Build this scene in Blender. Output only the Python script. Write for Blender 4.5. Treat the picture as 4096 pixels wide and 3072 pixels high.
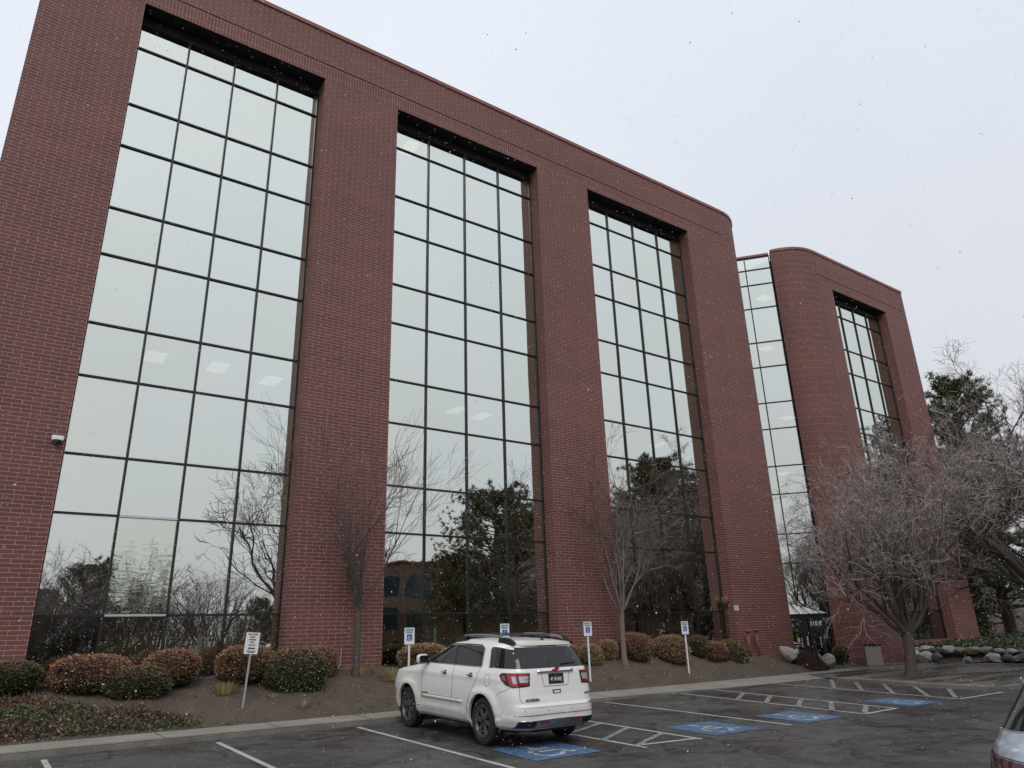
import bpy, bmesh, math, random
from math import sin, cos, pi, radians, sqrt, atan2
from mathutils import Vector, Matrix, noise

scene = bpy.context.scene
for o in list(bpy.data.objects):
    bpy.data.objects.remove(o, do_unlink=True)

# ------------------------------------------------------------------ camera
F_PX, PITCH, ROLL, YAW = 2879.64, 0.339845, -0.0307075, 0.94630
ZC = 1.70
_f = Vector((cos(YAW), sin(YAW), 0)); _r = Vector((sin(YAW), -cos(YAW), 0)); _u = Vector((0, 0, 1))
CF = _f*cos(PITCH) + _u*sin(PITCH); CU0 = -_f*sin(PITCH) + _u*cos(PITCH)
CR = _r*cos(ROLL) + CU0*sin(ROLL); CU = -_r*sin(ROLL) + CU0*cos(ROLL)
cam_d = bpy.data.cameras.new("camera"); cam = bpy.data.objects.new("camera", cam_d)
scene.collection.objects.link(cam)
cam.matrix_world = Matrix(((CR.x, CU.x, -CF.x, 0), (CR.y, CU.y, -CF.y, 0), (CR.z, CU.z, -CF.z, ZC), (0, 0, 0, 1)))
cam_d.sensor_width = 36; cam_d.lens = F_PX/4096*36; cam_d.clip_end = 3000; cam_d.clip_start = 0.05
scene.camera = cam
def ray(x, y):            # a view direction measured on the photograph, used to survey real positions
    return CF + CR*((x-2048)/F_PX) - CU*((y-1536)/F_PX)

# ------------------------------------------------------------------ world, sun, exposure
world = bpy.data.worlds.new("World"); scene.world = world; world.use_nodes = True
nt = world.node_tree; nt.nodes.clear()
out = nt.nodes.new("ShaderNodeOutputWorld"); bg = nt.nodes.new("ShaderNodeBackground")
sky = nt.nodes.new("ShaderNodeTexSky"); sky.sky_type = 'NISHITA'; sky.sun_disc = False
sky.sun_elevation = radians(48); sky.sun_rotation = radians(200); sky.dust_density = 4
tc = nt.nodes.new("ShaderNodeTexCoord"); sx = nt.nodes.new("ShaderNodeSeparateXYZ")
nt.links.new(tc.outputs['Generated'], sx.inputs[0])
ramp = nt.nodes.new("ShaderNodeValToRGB")
ramp.color_ramp.elements[0].position = 0.0; ramp.color_ramp.elements[0].color = (0.56, 0.56, 0.585, 1)
ramp.color_ramp.elements[1].position = 0.95; ramp.color_ramp.elements[1].color = (0.79, 0.835, 0.905, 1)
e = ramp.color_ramp.elements.new(0.30); e.color = (0.655, 0.675, 0.72, 1)
e = ramp.color_ramp.elements.new(0.55); e.color = (0.735, 0.775, 0.85, 1)
nt.links.new(sx.outputs['Z'], ramp.inputs[0])
nz = nt.nodes.new("ShaderNodeTexNoise"); nz.inputs['Scale'].default_value = 1.6; nz.inputs['Detail'].default_value = 5
nt.links.new(tc.outputs['Generated'], nz.inputs['Vector'])
mr = nt.nodes.new("ShaderNodeMapRange"); mr.inputs[3].default_value = 8.7; mr.inputs[4].default_value = 11.5
nt.links.new(nz.outputs['Fac'], mr.inputs[0])
vm = nt.nodes.new("ShaderNodeVectorMath"); vm.operation = 'SCALE'
nt.links.new(ramp.outputs[0], vm.inputs[0]); nt.links.new(mr.outputs[0], vm.inputs['Scale'])
mx = nt.nodes.new("ShaderNodeMix"); mx.data_type = 'RGBA'; mx.inputs[0].default_value = 0.93
nt.links.new(sky.outputs[0], mx.inputs['A']); nt.links.new(vm.outputs[0], mx.inputs['B'])
nt.links.new(mx.outputs['Result'], bg.inputs[0]); bg.inputs[1].default_value = 0.105
nt.links.new(bg.outputs[0], out.inputs[0])
sd = bpy.data.lights.new("sun", 'SUN'); sun = bpy.data.objects.new("sun", sd); scene.collection.objects.link(sun)
sd.energy = 0.95; sd.angle = radians(30); sd.color = (1, 0.95, 0.88)
sdir = Vector((-0.45, -0.75, 1.0)).normalized()
sun.rotation_euler = sdir.to_track_quat('Z', 'Y').to_euler()
scene.view_settings.view_transform = 'Standard'; scene.view_settings.look = 'None'
scene.view_settings.exposure = 0.10; scene.view_settings.gamma = 1
scene.render.engine = 'CYCLES'
scene.cycles.max_bounces = 8; scene.cycles.transparent_max_bounces = 12

# ------------------------------------------------------------------ helpers
COL = scene.collection
R = random.Random(7)

def mesh_from(name, verts, faces, mats, parent=None, uvs=None, midx=None, smooth=False, loc=None):
    me = bpy.data.meshes.new(name)
    me.from_pydata([tuple(v) for v in verts], [], faces)
    if not isinstance(mats, (list, tuple)): mats = [mats]
    for m in mats: me.materials.append(m)
    if midx: me.polygons.foreach_set('material_index', midx)
    if uvs:
        ul = me.uv_layers.new(name='UVMap'); i = 0
        flat = []
        for fu in uvs:
            for uv in fu: flat += [uv[0], uv[1]]
        ul.data.foreach_set('uv', flat)
    if smooth: me.polygons.foreach_set('use_smooth', [True]*len(me.polygons))
    me.update()
    o = bpy.data.objects.new(name, me); COL.objects.link(o)
    if parent: o.parent = parent
    if loc: o.location = loc
    return o

class MB:
    """collects shapes, then links them as ONE mesh object"""
    def __init__(s): s.v = []; s.f = []; s.uv = []; s.m = []; s.mi = 0
    def quad(s, pts, uv=None):
        b = len(s.v); s.v += [Vector(p) for p in pts]; s.f.append(tuple(range(b, b+len(pts))))
        s.uv.append(uv or [(0, 0)]*len(pts)); s.m.append(s.mi)
    def box(s, a, b, rot=None, org=None):
        x0, y0, z0 = a; x1, y1, z1 = b
        P = [Vector(p) for p in ((x0,y0,z0),(x1,y0,z0),(x1,y1,z0),(x0,y1,z0),(x0,y0,z1),(x1,y0,z1),(x1,y1,z1),(x0,y1,z1))]
        if rot is not None: P = [rot @ p for p in P]
        if org is not None: P = [p+Vector(org) for p in P]
        k = len(s.v); s.v += P
        for f in ((0,3,2,1),(4,5,6,7),(0,1,5,4),(1,2,6,5),(2,3,7,6),(3,0,4,7)):
            s.f.append(tuple(k+i for i in f)); s.uv.append([(0,0),(1,0),(1,1),(0,1)]); s.m.append(s.mi)
    def tube(s, pts, rads, n=6, cap=True):
        k0 = len(s.v); N = len(pts); pts = [Vector(p) for p in pts]
        for i, p in enumerate(pts):
            t = (pts[min(i+1, N-1)]-pts[max(i-1, 0)])
            if t.length < 1e-9: t = Vector((0,0,1))
            t.normalize(); a = t.orthogonal().normalized() if i == 0 else (a - t*a.dot(t)).normalized()
            b = t.cross(a); r = rads[i] if hasattr(rads, '__len__') else rads
            for j in range(n):
                an = 2*pi*j/n; s.v.append(p + a*(r*cos(an)) + b*(r*sin(an)))
        for i in range(N-1):
            for j in range(n):
                q = k0+i*n+j; q2 = k0+i*n+(j+1) % n
                s.f.append((q, q2, q2+n, q+n)); s.uv.append([(0,0)]*4); s.m.append(s.mi)
        if cap:
            s.f.append(tuple(k0+j for j in reversed(range(n)))); s.uv.append([(0,0)]*n); s.m.append(s.mi)
            s.f.append(tuple(k0+(N-1)*n+j for j in range(n))); s.uv.append([(0,0)]*n); s.m.append(s.mi)
    def build(s, name, mats, parent=None, smooth=False, loc=None):
        return mesh_from(name, s.v, s.f, mats, parent, s.uv, s.m, smooth, loc)

def tag(o, label=None, cat=None, group=None, kind=None):
    if label: o['label'] = label
    if cat: o['category'] = cat
    if group: o['group'] = group
    if kind: o['kind'] = kind
    return o
def empty(name, loc=(0,0,0), rz=0, label=None, cat=None, group=None):
    o = bpy.data.objects.new(name, None); COL.objects.link(o); o.location = loc; o.rotation_euler = (0,0,rz)
    o.empty_display_size = 0.2
    return tag(o, label, cat, group)
def bevel(o, w, seg=2):
    m = o.modifiers.new('bevel', 'BEVEL'); m.width = w; m.segments = seg; m.limit_method = 'ANGLE'; return o

# ------------------------------------------------------------------ materials
class NG:
    def __init__(s, name):
        s.m = bpy.data.materials.new(name); s.m.use_nodes = True; s.t = s.m.node_tree; s.t.nodes.clear()
        s.out = s.n('ShaderNodeOutputMaterial')
    def n(s, typ, **kw):
        n = s.t.nodes.new(typ)
        for k, v in kw.items():
            if k.startswith('_'): setattr(n, k[1:], v)
            else:
                key = k.replace('__', ' ')
                n.inputs[key].default_value = v
        return n
    def l(s, a, b): s.t.links.new(a, b)
    def mix(s, fac, a, b):
        m = s.n('ShaderNodeMix', _data_type='RGBA')
        for sock, v in ((m.inputs[0], fac), (m.inputs['A'], a), (m.inputs['B'], b)):
            if hasattr(v, 'is_linked') or hasattr(v, 'links'): s.l(v, sock)
            elif isinstance(v, (int, float)): sock.default_value = v
            else: sock.default_value = (*v, 1) if len(v) == 3 else v
        return m.outputs['Result']
    def ramp(s, fac, stops):
        r = s.n('ShaderNodeValToRGB'); s.l(fac, r.inputs[0]); el = r.color_ramp.elements
        while len(el) < len(stops): el.new(0.5)
        for e, (p, c) in zip(el, stops):
            e.position = p; e.color = (c, c, c, 1) if isinstance(c, (int, float)) else (*c, 1)
        return r.outputs[0]
    def noise(s, vec, scale, detail=3, rough=0.55, dist=0):
        n = s.n('ShaderNodeTexNoise', Scale=scale, Detail=detail, Roughness=rough, Distortion=dist)
        if vec is not None: s.l(vec, n.inputs['Vector'])
        return n.outputs['Fac']
    def bsdf(s, color, rough=0.6, metal=0, bump=None, bstr=0.3, bdist=0.01, **kw):
        b = s.n('ShaderNodeBsdfPrincipled')
        for sock, v in ((b.inputs['Base Color'], color), (b.inputs['Roughness'], rough), (b.inputs['Metallic'], metal)):
            if hasattr(v, 'links'): s.l(v, sock)
            elif isinstance(v, (int, float)): sock.default_value = v
            else: sock.default_value = (*v, 1)
        for k, v in kw.items(): b.inputs[k.replace('__', ' ')].default_value = v
        if bump is not None:
            bn = s.n('ShaderNodeBump', Strength=bstr, Distance=bdist); s.l(bump, bn.inputs['Height']); s.l(bn.outputs[0], b.inputs['Normal'])
        s.l(b.outputs[0], s.out.inputs[0]); return b
    def coord(s, which='Object'):
        return s.n('ShaderNodeTexCoord').outputs[which]
    def geo(s, which): return s.n('ShaderNodeNewGeometry').outputs[which]

def simple(name, col, rough=0.6, metal=0, var=0.12, scale=20, **kw):
    g = NG(name); f = g.noise(g.coord(), scale, 3)
    c = g.mix(f, tuple(x*(1-var) for x in col), tuple(min(1, x*(1+var)) for x in col))
    g.bsdf(c, rough, metal, **kw); return g.m

def brick_mat(name, soldier=False):
    g = NG(name); uv = g.n('ShaderNodeUVMap').outputs[0]
    if soldier:
        b = g.n('ShaderNodeTexBrick', Scale=1.0, Mortar__Size=0.005, Mortar__Smooth=0.2, Bias=0.0, Brick__Width=0.1045, Row__Height=0.405, _offset=0.0)
    else:
        b = g.n('ShaderNodeTexBrick', Scale=1.0, Mortar__Size=0.0052, Mortar__Smooth=0.2, Bias=0.0, Brick__Width=0.405, Row__Height=0.1045, _offset=0.5)
    g.l(uv, b.inputs['Vector'])
    b.inputs['Color1'].default_value = (0.0, 0, 0, 1); b.inputs['Color2'].default_value = (1, 1, 1, 1); b.inputs['Mortar'].default_value = (0.5, 0.5, 0.5, 1)
    base = g.mix(b.outputs['Color'], (0.128, 0.043, 0.037), (0.170, 0.058, 0.050))
    big = g.noise(g.geo('Position'), 0.35, 4, 0.6)
    base = g.mix(g.ramp(big, [(0.35, 0.0), (0.7, 0.35)]), base, (0.155, 0.060, 0.054))
    fine = g.noise(g.geo('Position'), 9, 4, 0.7)
    base = g.mix(g.ramp(fine, [(0.3, 0.0), (0.8, 0.30)]), base, (0.100, 0.038, 0.034))
    # chalky efflorescence near the ground
    sp = g.n('ShaderNodeSeparateXYZ'); g.l(g.geo('Position'), sp.inputs[0])
    low = g.n('ShaderNodeMapRange'); low.inputs[1].default_value = 0.6; low.inputs[2].default_value = 3.2; low.inputs[3].default_value = 0.5; low.inputs[4].default_value = 0; g.l(sp.outputs['Z'], low.inputs[0])
    ef = g.ramp(g.noise(g.geo('Position'), 1.3, 5, 0.7), [(0.52, 0.0), (0.75, 1.0)])
    mu = g.n('ShaderNodeMath', _operation='MULTIPLY'); g.l(low.outputs[0], mu.inputs[0]); g.l(ef, mu.inputs[1])
    base = g.mix(mu.outputs[0], base, (0.30, 0.20, 0.22))
    # rain streaks and batches of slightly different brick
    mpv = g.n('ShaderNodeMapping'); mpv.inputs['Scale'].default_value = (2.2, 2.2, 0.10); g.l(g.geo('Position'), mpv.inputs[0])
    base = g.mix(g.ramp(g.noise(mpv.outputs[0], 1.0, 4, 0.65), [(0.45, 0.0), (0.72, 0.38)]), base, (0.085, 0.032, 0.030))
    mph = g.n('ShaderNodeMapping'); mph.inputs['Scale'].default_value = (0.15, 0.15, 0.9); g.l(g.geo('Position'), mph.inputs[0])
    base = g.mix(g.ramp(g.noise(mph.outputs[0], 1.0, 3, 0.6), [(0.45, 0.0), (0.6, 0.30)]), base, (0.205, 0.078, 0.066))
    col = g.mix(b.outputs['Fac'], base, (0.43, 0.295, 0.26))
    inv = g.n('ShaderNodeMath', _operation='SUBTRACT'); inv.inputs[0].default_value = 1; g.l(b.outputs['Fac'], inv.inputs[1])
    g.bsdf(col, 0.72, bump=inv.outputs[0], bstr=0.35, bdist=0.006)
    return g.m

M = {}
M['brick'] = brick_mat('brick'); M['soldier'] = brick_mat('soldier_brick', True)
M['coping'] = simple('coping_metal', (0.22, 0.085, 0.065), 0.45, 0.3)
M['frame'] = simple('bronze_frame', (0.028, 0.026, 0.025), 0.42, 0.4)
M['black'] = simple('black_paint', (0.010, 0.010, 0.011), 0.5)
M['soffit'] = simple('dark_soffit', (0.012, 0.011, 0.012), 0.8)
M['alu'] = simple('bare_aluminium', (0.62, 0.62, 0.60), 0.4, 0.6)

def glass_mat():
    g = NG('mirror_glass')
    rnd = g.geo('Random Per Island')
    tint = g.ramp(rnd, [(0.0, (0.83, 0.89, 0.83)), (0.5, (0.85, 0.89, 0.84)), (0.75, (0.86, 0.885, 0.80)), (0.95, (0.81, 0.865, 0.785)), (1.0, (0.77, 0.80, 0.67))])
    pos = g.geo('Position')
    cl = g.noise(pos, 0.9, 4, 0.6)
    tint = g.mix(g.ramp(cl, [(0.3, 0.0), (0.8, 0.16)]), tint, (0.78, 0.84, 0.83))
    # faint stained edges where the seal has leaked
    uv = g.n('ShaderNodeUVMap').outputs[0]; s = g.n('ShaderNodeSeparateXYZ'); g.l(uv, s.inputs[0])
    def edge(sock, half):
        a = g.n('ShaderNodeMath', _operation='SUBTRACT'); g.l(sock, a.inputs[0]); a.inputs[1].default_value = 0.5
        b = g.n('ShaderNodeMath', _operation='ABSOLUTE'); g.l(a.outputs[0], b.inputs[0]); return b.outputs[0]
    mx_ = g.n('ShaderNodeMath', _operation='MAXIMUM'); g.l(edge(s.outputs[0], 0.5), mx_.inputs[0]); g.l(edge(s.outputs[1], 0.5), mx_.inputs[1])
    nn = g.n('ShaderNodeMath', _operation='ADD'); g.l(mx_.outputs[0], nn.inputs[0])
    w = g.n('ShaderNodeMath', _operation='MULTIPLY'); g.l(g.noise(pos, 1.6, 2), w.inputs[0]); w.inputs[1].default_value = 0.05; g.l(w.outputs[0], nn.inputs[1])
    tint = g.mix(g.ramp(nn.outputs[0], [(0.485, 0.0), (0.535, 0.55)]), tint, (0.58, 0.53, 0.43))
    gl = g.n('ShaderNodeBsdfGlossy', Roughness=0.0); g.l(tint, gl.inputs['Color'])
    bn = g.n('ShaderNodeBump', Strength=1.0, Distance=1.0)
    mp = g.n('ShaderNodeMath', _operation='MULTIPLY'); g.l(g.noise(pos, 0.8, 1.5, 0.4), mp.inputs[0]); mp.inputs[1].default_value = 0.0055
    g.l(mp.outputs[0], bn.inputs['Height']); g.l(bn.outputs[0], gl.inputs['Normal'])
    tr = g.n('ShaderNodeBsdfTransparent', Color=(0.75, 0.72, 0.62, 1))
    ms = g.n('ShaderNodeMixShader', Fac=0.83); g.l(tr.outputs[0], ms.inputs[1]); g.l(gl.outputs[0], ms.inputs[2]); g.l(ms.outputs[0], g.out.inputs[0])
    return g.m
M['glass'] = glass_mat()
def wavy_glass():
    m = M['glass'].copy(); m.name = 'wavy_mirror_glass'
    for n in m.node_tree.nodes:
        if n.type == 'BUMP':
            h = n.inputs['Height'].links[0].from_node      # multiply
            h.inputs[1].default_value = 0.0011
            nz = m.node_tree.nodes.new('ShaderNodeTexNoise'); nz.inputs['Scale'].default_value = 1.6; nz.inputs['Distortion'].default_value = 1.2; nz.inputs['Detail'].default_value = 1
            g = m.node_tree.nodes.new('ShaderNodeNewGeometry'); mp = m.node_tree.nodes.new('ShaderNodeMapping'); mp.inputs['Scale'].default_value = (0.7, 1, 3.4); m.node_tree.links.new(g.outputs['Position'], mp.inputs[0]); m.node_tree.links.new(mp.outputs[0], nz.inputs['Vector'])
            m.node_tree.links.new(nz.outputs['Fac'], h.inputs[0])
    return m
M['glass_wavy'] = wavy_glass()
def base_glass():
    m = M['glass'].copy(); m.name = 'ground_floor_glass'
    for n in m.node_tree.nodes:
        if n.type == 'MIX_SHADER': n.inputs[0].default_value = 0.50
        if n.type == 'BSDF_TRANSPARENT': n.inputs[0].default_value = (0.8, 0.78, 0.7, 1)
    return m
M['glass_low'] = base_glass()
def lowglass():
    g = NG('entrance_glass')
    gl = g.n('ShaderNodeBsdfGlossy', Roughness=0.0, Color=(0.75, 0.78, 0.76, 1)); tr = g.n('ShaderNodeBsdfTransparent', Color=(0.35, 0.35, 0.32, 1))
    ms = g.n('ShaderNodeMixShader', Fac=0.35); g.l(tr.outputs[0], ms.inputs[1]); g.l(gl.outputs[0], ms.inputs[2]); g.l(ms.outputs[0], g.out.inputs[0]); return g.m
M['door_glass'] = lowglass()

def emis(name, col, s):
    g = NG(name); e = g.n('ShaderNodeEmission', Color=(*col, 1), Strength=s); g.l(e.outputs[0], g.out.inputs[0]); return g.m
M['lamp'] = emis('lit_fluorescent_louvre', (1, 0.93, 0.72), 1.3)

# ------------------------------------------------------------------ ground heights
def lotz(x, y):
    yy = y if y < 17 else 17
    if yy < -4: yy = -4 + (yy+4)*0.25
    xx = max(-40, min(60, x))
    return -0.703 + 0.0022*xx + 0.0365*yy
def lerp(a, b, t): return a+(b-a)*max(0, min(1, t))
def pw(x, P):
    if x <= P[0][0]: return P[0][1]
    for (a, va), (b, vb) in zip(P, P[1:]):
        if x <= b: return va+(vb-va)*(x-a)/(b-a)
    return P[-1][1]
YF, YG, YW2 = 20.39, 21.0, 20.22
YK = 16.85                                   # kerb line
def walk_in(x): return pw(x, [(-30, 18.02), (9, 18.05), (16, 18.45), (20, 18.5), (27, 18.75), (31, 19.2)])
def walkz(x, y):
    edge = pw(x, [(-5, 0.035), (6, 0.035), (12, 0.025), (18.6, 0.0), (21, -0.028), (25, -0.022), (26.5, 0.0)])
    return lerp(edge, 0.06, (y-YK)/1.3)
def basez(x): return pw(x, [(-30, 1.0), (10, 1.02), (16, 1.12), (24.5, 0.93), (26, 0.86), (27.6, 0.72), (28.6, 0.52), (29.4, 0.25), (30.2, 0.10), (31.2, 0.05), (33, 0.02)])
def bedz(x, y):
    y0 = walk_in(x); t = (y-y0)/(YF-y0)
    if t < 0: return 0.05
    s = min(t, 1.0); prof = 0.55*s + 0.45*(1-(1-s)**2)
    z = 0.05 + (basez(x)-0.05)*prof
    n = noise.noise(Vector((x*1.1, y*1.3, 0)))*0.07 + noise.noise(Vector((x*4, y*4, 5)))*0.03 + noise.noise(Vector((x*9, y*9, 9)))*0.015
    return z + n*min(1, s*5)
def plazaz(x, y):
    return min(lotz(x, y)+0.14, 0.03)
def hit(px, py, fz, tmax=90):
    d = ray(px, py); t = 3.0; p = None
    while t < tmax:
        p = Vector((0,0,ZC)) + d*t
        if p.z <= fz(p.x, p.y): return Vector((p.x, p.y, fz(p.x, p.y)))
        t += 0.02
    return p
def yplane(px, py, Y):
    d = ray(px, py); return Vector((0,0,ZC)) + d*(Y/d.y)
def at_dist(px, py, X, Y):
    d = ray(px, py); return Vector((0,0,ZC)) + d*(sqrt(X*X+Y*Y)/sqrt(d.x*d.x+d.y*d.y))

def sheet(name, xs, ys, fz, mat, kind='structure', inside=None, smooth=True, parent=None):
    V = []; idx = {}; F = []
    for i, x in enumerate(xs):
        for j, y in enumerate(ys): idx[i, j] = len(V); V.append((x, y, fz(x, y)))
    for i in range(len(xs)-1):
        for j in range(len(ys)-1):
            cx, cy = (xs[i]+xs[i+1])/2, (ys[j]+ys[j+1])/2
            if inside and not inside(cx, cy): continue
            F.append((idx[i, j], idx[i+1, j], idx[i+1, j+1], idx[i, j+1]))
    o = mesh_from(name, V, F, mat, parent=parent, smooth=smooth)
    if kind: o['kind'] = kind
    return o
def rng(a, b, n): return [a+(b-a)*i/n for i in range(n+1)]

# asphalt
g = NG('asphalt'); P = g.coord(); f1 = g.noise(P, 0.22, 5, 0.6); f2 = g.noise(P, 60, 2, 0.8); f3 = g.noise(P, 1.4, 5, 0.65, 1.0)
c = g.mix(g.ramp(f1, [(0.3, 0), (0.7, 1)]), (0.042, 0.041, 0.040), (0.074, 0.070, 0.066))
c = g.mix(g.ramp(f2, [(0.35, 0), (0.75, 0.5)]), c, (0.13, 0.125, 0.12))
c = g.mix(g.ramp(f3, [(0.42, 0.55), (0.55, 0)]), c, (0.022, 0.021, 0.022))
mps = g.n('ShaderNodeMapping'); mps.inputs['Rotation'].default_value = (0, 0, radians(36)); mps.inputs['Scale'].default_value = (0.55, 4.2, 1); g.l(P, mps.inputs[0])
c = g.mix(g.ramp(g.noise(mps.outputs[0], 0.8, 5, 0.7, 0.6), [(0.50, 0), (0.66, 0.55)]), c, (0.020, 0.019, 0.019))
mpt = g.n('ShaderNodeMapping'); mpt.inputs['Rotation'].default_value = (0, 0, radians(30)); mpt.inputs['Scale'].default_value = (0.4, 2.0, 1); mpt.inputs['Location'].default_value = (7, 3, 0); g.l(P, mpt.inputs[0])
c = g.mix(g.ramp(g.noise(mpt.outputs[0], 0.9, 6, 0.75, 0.4), [(0.55, 0), (0.70, 0.35)]), c, (0.12, 0.115, 0.108))
vo = g.n('ShaderNodeTexVoronoi', Scale=0.42, _feature='DISTANCE_TO_EDGE')
wv = g.n('ShaderNodeVectorMath', _operation='ADD'); sc_ = g.n('ShaderNodeVectorMath', _operation='SCALE'); nc = g.n('ShaderNodeTexNoise', Scale=1.3, Detail=5)
g.l(P, nc.inputs['Vector']); g.l(nc.outputs['Color'], sc_.inputs[0]); sc_.inputs['Scale'].default_value = 1.3; g.l(P, wv.inputs[0]); g.l(sc_.outputs[0], wv.inputs[1]); g.l(wv.outputs[0], vo.inputs['Vector'])
ck = g.ramp(vo.outputs['Distance'], [(0.010, 1), (0.026, 0)])
ckm = g.n('ShaderNodeMath', _operation='MULTIPLY'); g.l(ck, ckm.inputs[0]); g.l(g.ramp(g.noise(P, 0.5, 2), [(0.38, 0), (0.5, 0.9)]), ckm.inputs[1])
c = g.mix(ckm.outputs[0], c, (0.010, 0.010, 0.010))
ro = g.ramp(g.noise(P, 0.45, 4, 0.6, 0.6), [(0.36, 0.22), (0.50, 0.48), (0.65, 0.66)])
g.bsdf(c, ro, bump=f2, bstr=0.35, bdist=0.01); M['asphalt'] = g.m
# concrete
def conc(name, a, b, wet):
    g = NG(name); P = g.coord(); f = g.noise(P, 0.8, 6, 0.65); c = g.mix(g.ramp(f, [(0.3, 0), (0.7, 1)]), a, b)
    c = g.mix(g.ramp(g.noise(P, 45, 3, 0.7), [(0.3, 0.0), (0.8, 0.35)]), c, tuple(x*0.72 for x in a))
    st = g.ramp(g.noise(P, 2.5, 5, 0.7, 0.8), [(0.5, 0), (0.75, 0.5)]); c = g.mix(st, c, tuple(x*0.6 for x in a))
    vo = g.n('ShaderNodeMapping'); vo.inputs['Scale'].default_value = (0.25, 1.3, 1); g.l(P, vo.inputs[0])
    w = g.ramp(g.noise(vo.outputs[0], 0.9, 3, 0.5), [(0.44, 1), (0.56, 0)])
    if wet:
        c = g.mix(w, c, tuple(x*0.5 for x in a)); ro = g.mix(w, (0.6,)*3, (0.24,)*3)
        g.bsdf(c, ro, bump=f, bstr=0.08)
    else: g.bsdf(c, 0.75, bump=f, bstr=0.15)
    return g.m
M['concrete'] = conc('walk_concrete', (0.235, 0.215, 0.19), (0.33, 0.31, 0.28), False)
M['kerb'] = conc('kerb_concrete', (0.13, 0.115, 0.10), (0.26, 0.24, 0.21), False)
M['plaza'] = conc('wet_plaza_concrete', (0.150, 0.140, 0.130), (0.190, 0.180, 0.168), True)
# soil
g = NG('soil'); P = g.coord(); f = g.noise(P, 1.6, 6, 0.7); c = g.mix(g.ramp(f, [(0.3, 0), (0.7, 1)]), (0.052, 0.037, 0.028), (0.110, 0.080, 0.060))
c = g.mix(g.ramp(g.noise(P, 38, 4, 0.8), [(0.42, 0), (0.75, 0.8)]), c, (0.15, 0.12, 0.095))
c = g.mix(g.ramp(g.noise(P, 0.9, 4, 0.7, 0.5), [(0.56, 0), (0.72, 0.6)]), c, (0.085, 0.088, 0.055))
g.bsdf(c, 0.9, bump=g.noise(P, 22, 5, 0.8), bstr=0.9, bdist=0.03); M['soil'] = g.m
g = NG('field_ground'); P = g.coord(); c = g.mix(g.noise(P, 0.3, 5), (0.10, 0.088, 0.07), (0.16, 0.14, 0.12)); g.bsdf(c, 0.9); M['field'] = g.m
M['white_line'] = None
def paint(name, col, wear):
    g = NG(name); P = g.coord()
    f = g.noise(P, 9, 8, 0.85); k = g.ramp(f, [(wear, 0), (wear+0.10, 1)])
    f2 = g.ramp(g.noise(P, 2.2, 4, 0.7), [(0.45, 0.0), (0.75, 0.55)])
    c = g.mix(f2, col, tuple(x*0.35+0.02 for x in col))
    c = g.mix(k, (0.05, 0.05, 0.05), c)
    g.bsdf(c, 0.6); return g.m
M['white_line'] = paint('worn_white_paint', (0.44, 0.44, 0.43), 0.33)
M['old_white'] = paint('faded_white_paint', (0.30, 0.30, 0.29), 0.42)
M['symbol_white'] = paint('worn_symbol_paint', (0.46, 0.48, 0.50), 0.42)
M['blue_paint'] = paint('worn_blue_paint', (0.075, 0.17, 0.32), 0.41)

# ------------------------------------------------------------------ setting
far = sheet('ground', [-600, -200, -60, 0, 60, 200, 700], [-600, -200, -60, -20, 20, 60, 200, 900], lambda x, y: -1.35 if y < 30 else -0.9, M['field'])
def lot_in(x, y): return y < YK or False
lot = sheet('parking_lot', rng(-45, 25.9, 40)+[30, 40, 60, 90, 130], [-90, -60, -40]+rng(-30, 10.85, 20)+rng(11.2, YK+0.05, 16), lotz, M['asphalt'],
            inside=lambda x, y: not (x > 25.9 and y > 10.86))
walk = sheet('sidewalk', rng(-30, 26.6, 120), rng(YK, 18.0, 6), walkz, M['concrete'])
# widening strip of sidewalk up to the planting bed, follows the bed edge
V = []; Fc = []
xs_ = rng(-30, 31, 120)
for x in xs_:
    yi = walk_in(x)+0.05; V += [(x, 18.0, walkz(x, 18.0)), (x, yi, 0.055)]
for i in range(len(xs_)-1): Fc.append((2*i, 2*i+2, 2*i+3, 2*i+1))
mesh_from('sidewalk', V, Fc, M['concrete'], smooth=True)['kind'] = 'structure'
# kerb along the stalls, then round the plaza
kb = MB()
xs_ = rng(-30, 25.95, 110)
for a, b in zip(xs_, xs_[1:]):
    za, zb = walkz(a, YK)+0.004, walkz(b, YK)+0.004
    r_ = 0.025
    kb.quad([(a, YK, lotz(a, YK)-0.1), (b, YK, lotz(b, YK)-0.1), (b, YK, zb-r_), (a, YK, za-r_)])
    kb.quad([(a, YK, za-r_), (b, YK, zb-r_), (b, YK+r_, zb), (a, YK+r_, za)])
    kb.quad([(a, YK+r_, za), (b, YK+r_, zb), (b, YK+0.16, zb+0.001), (a, YK+0.16, za+0.001)])
kb.build('kerb', M['kerb'])['kind'] = 'structure'
pk = MB()
path = [(26.3, 17.0), (25.7, 16.2), (25.45, 14.5), (25.42, 13.1), (25.62, 11.8), (25.83, 10.93), (27.3, 10.85), (40, 10.8), (70, 10.7)]
fine = []
for (a, b) in zip(path, path[1:]):
    n = max(2, int(sqrt((a[0]-b[0])**2+(a[1]-b[1])**2)/0.5))
    for i in range(n): fine.append((a[0]+(b[0]-a[0])*i/n, a[1]+(b[1]-a[1])*i/n))
fine.append(path[-1])
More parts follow.
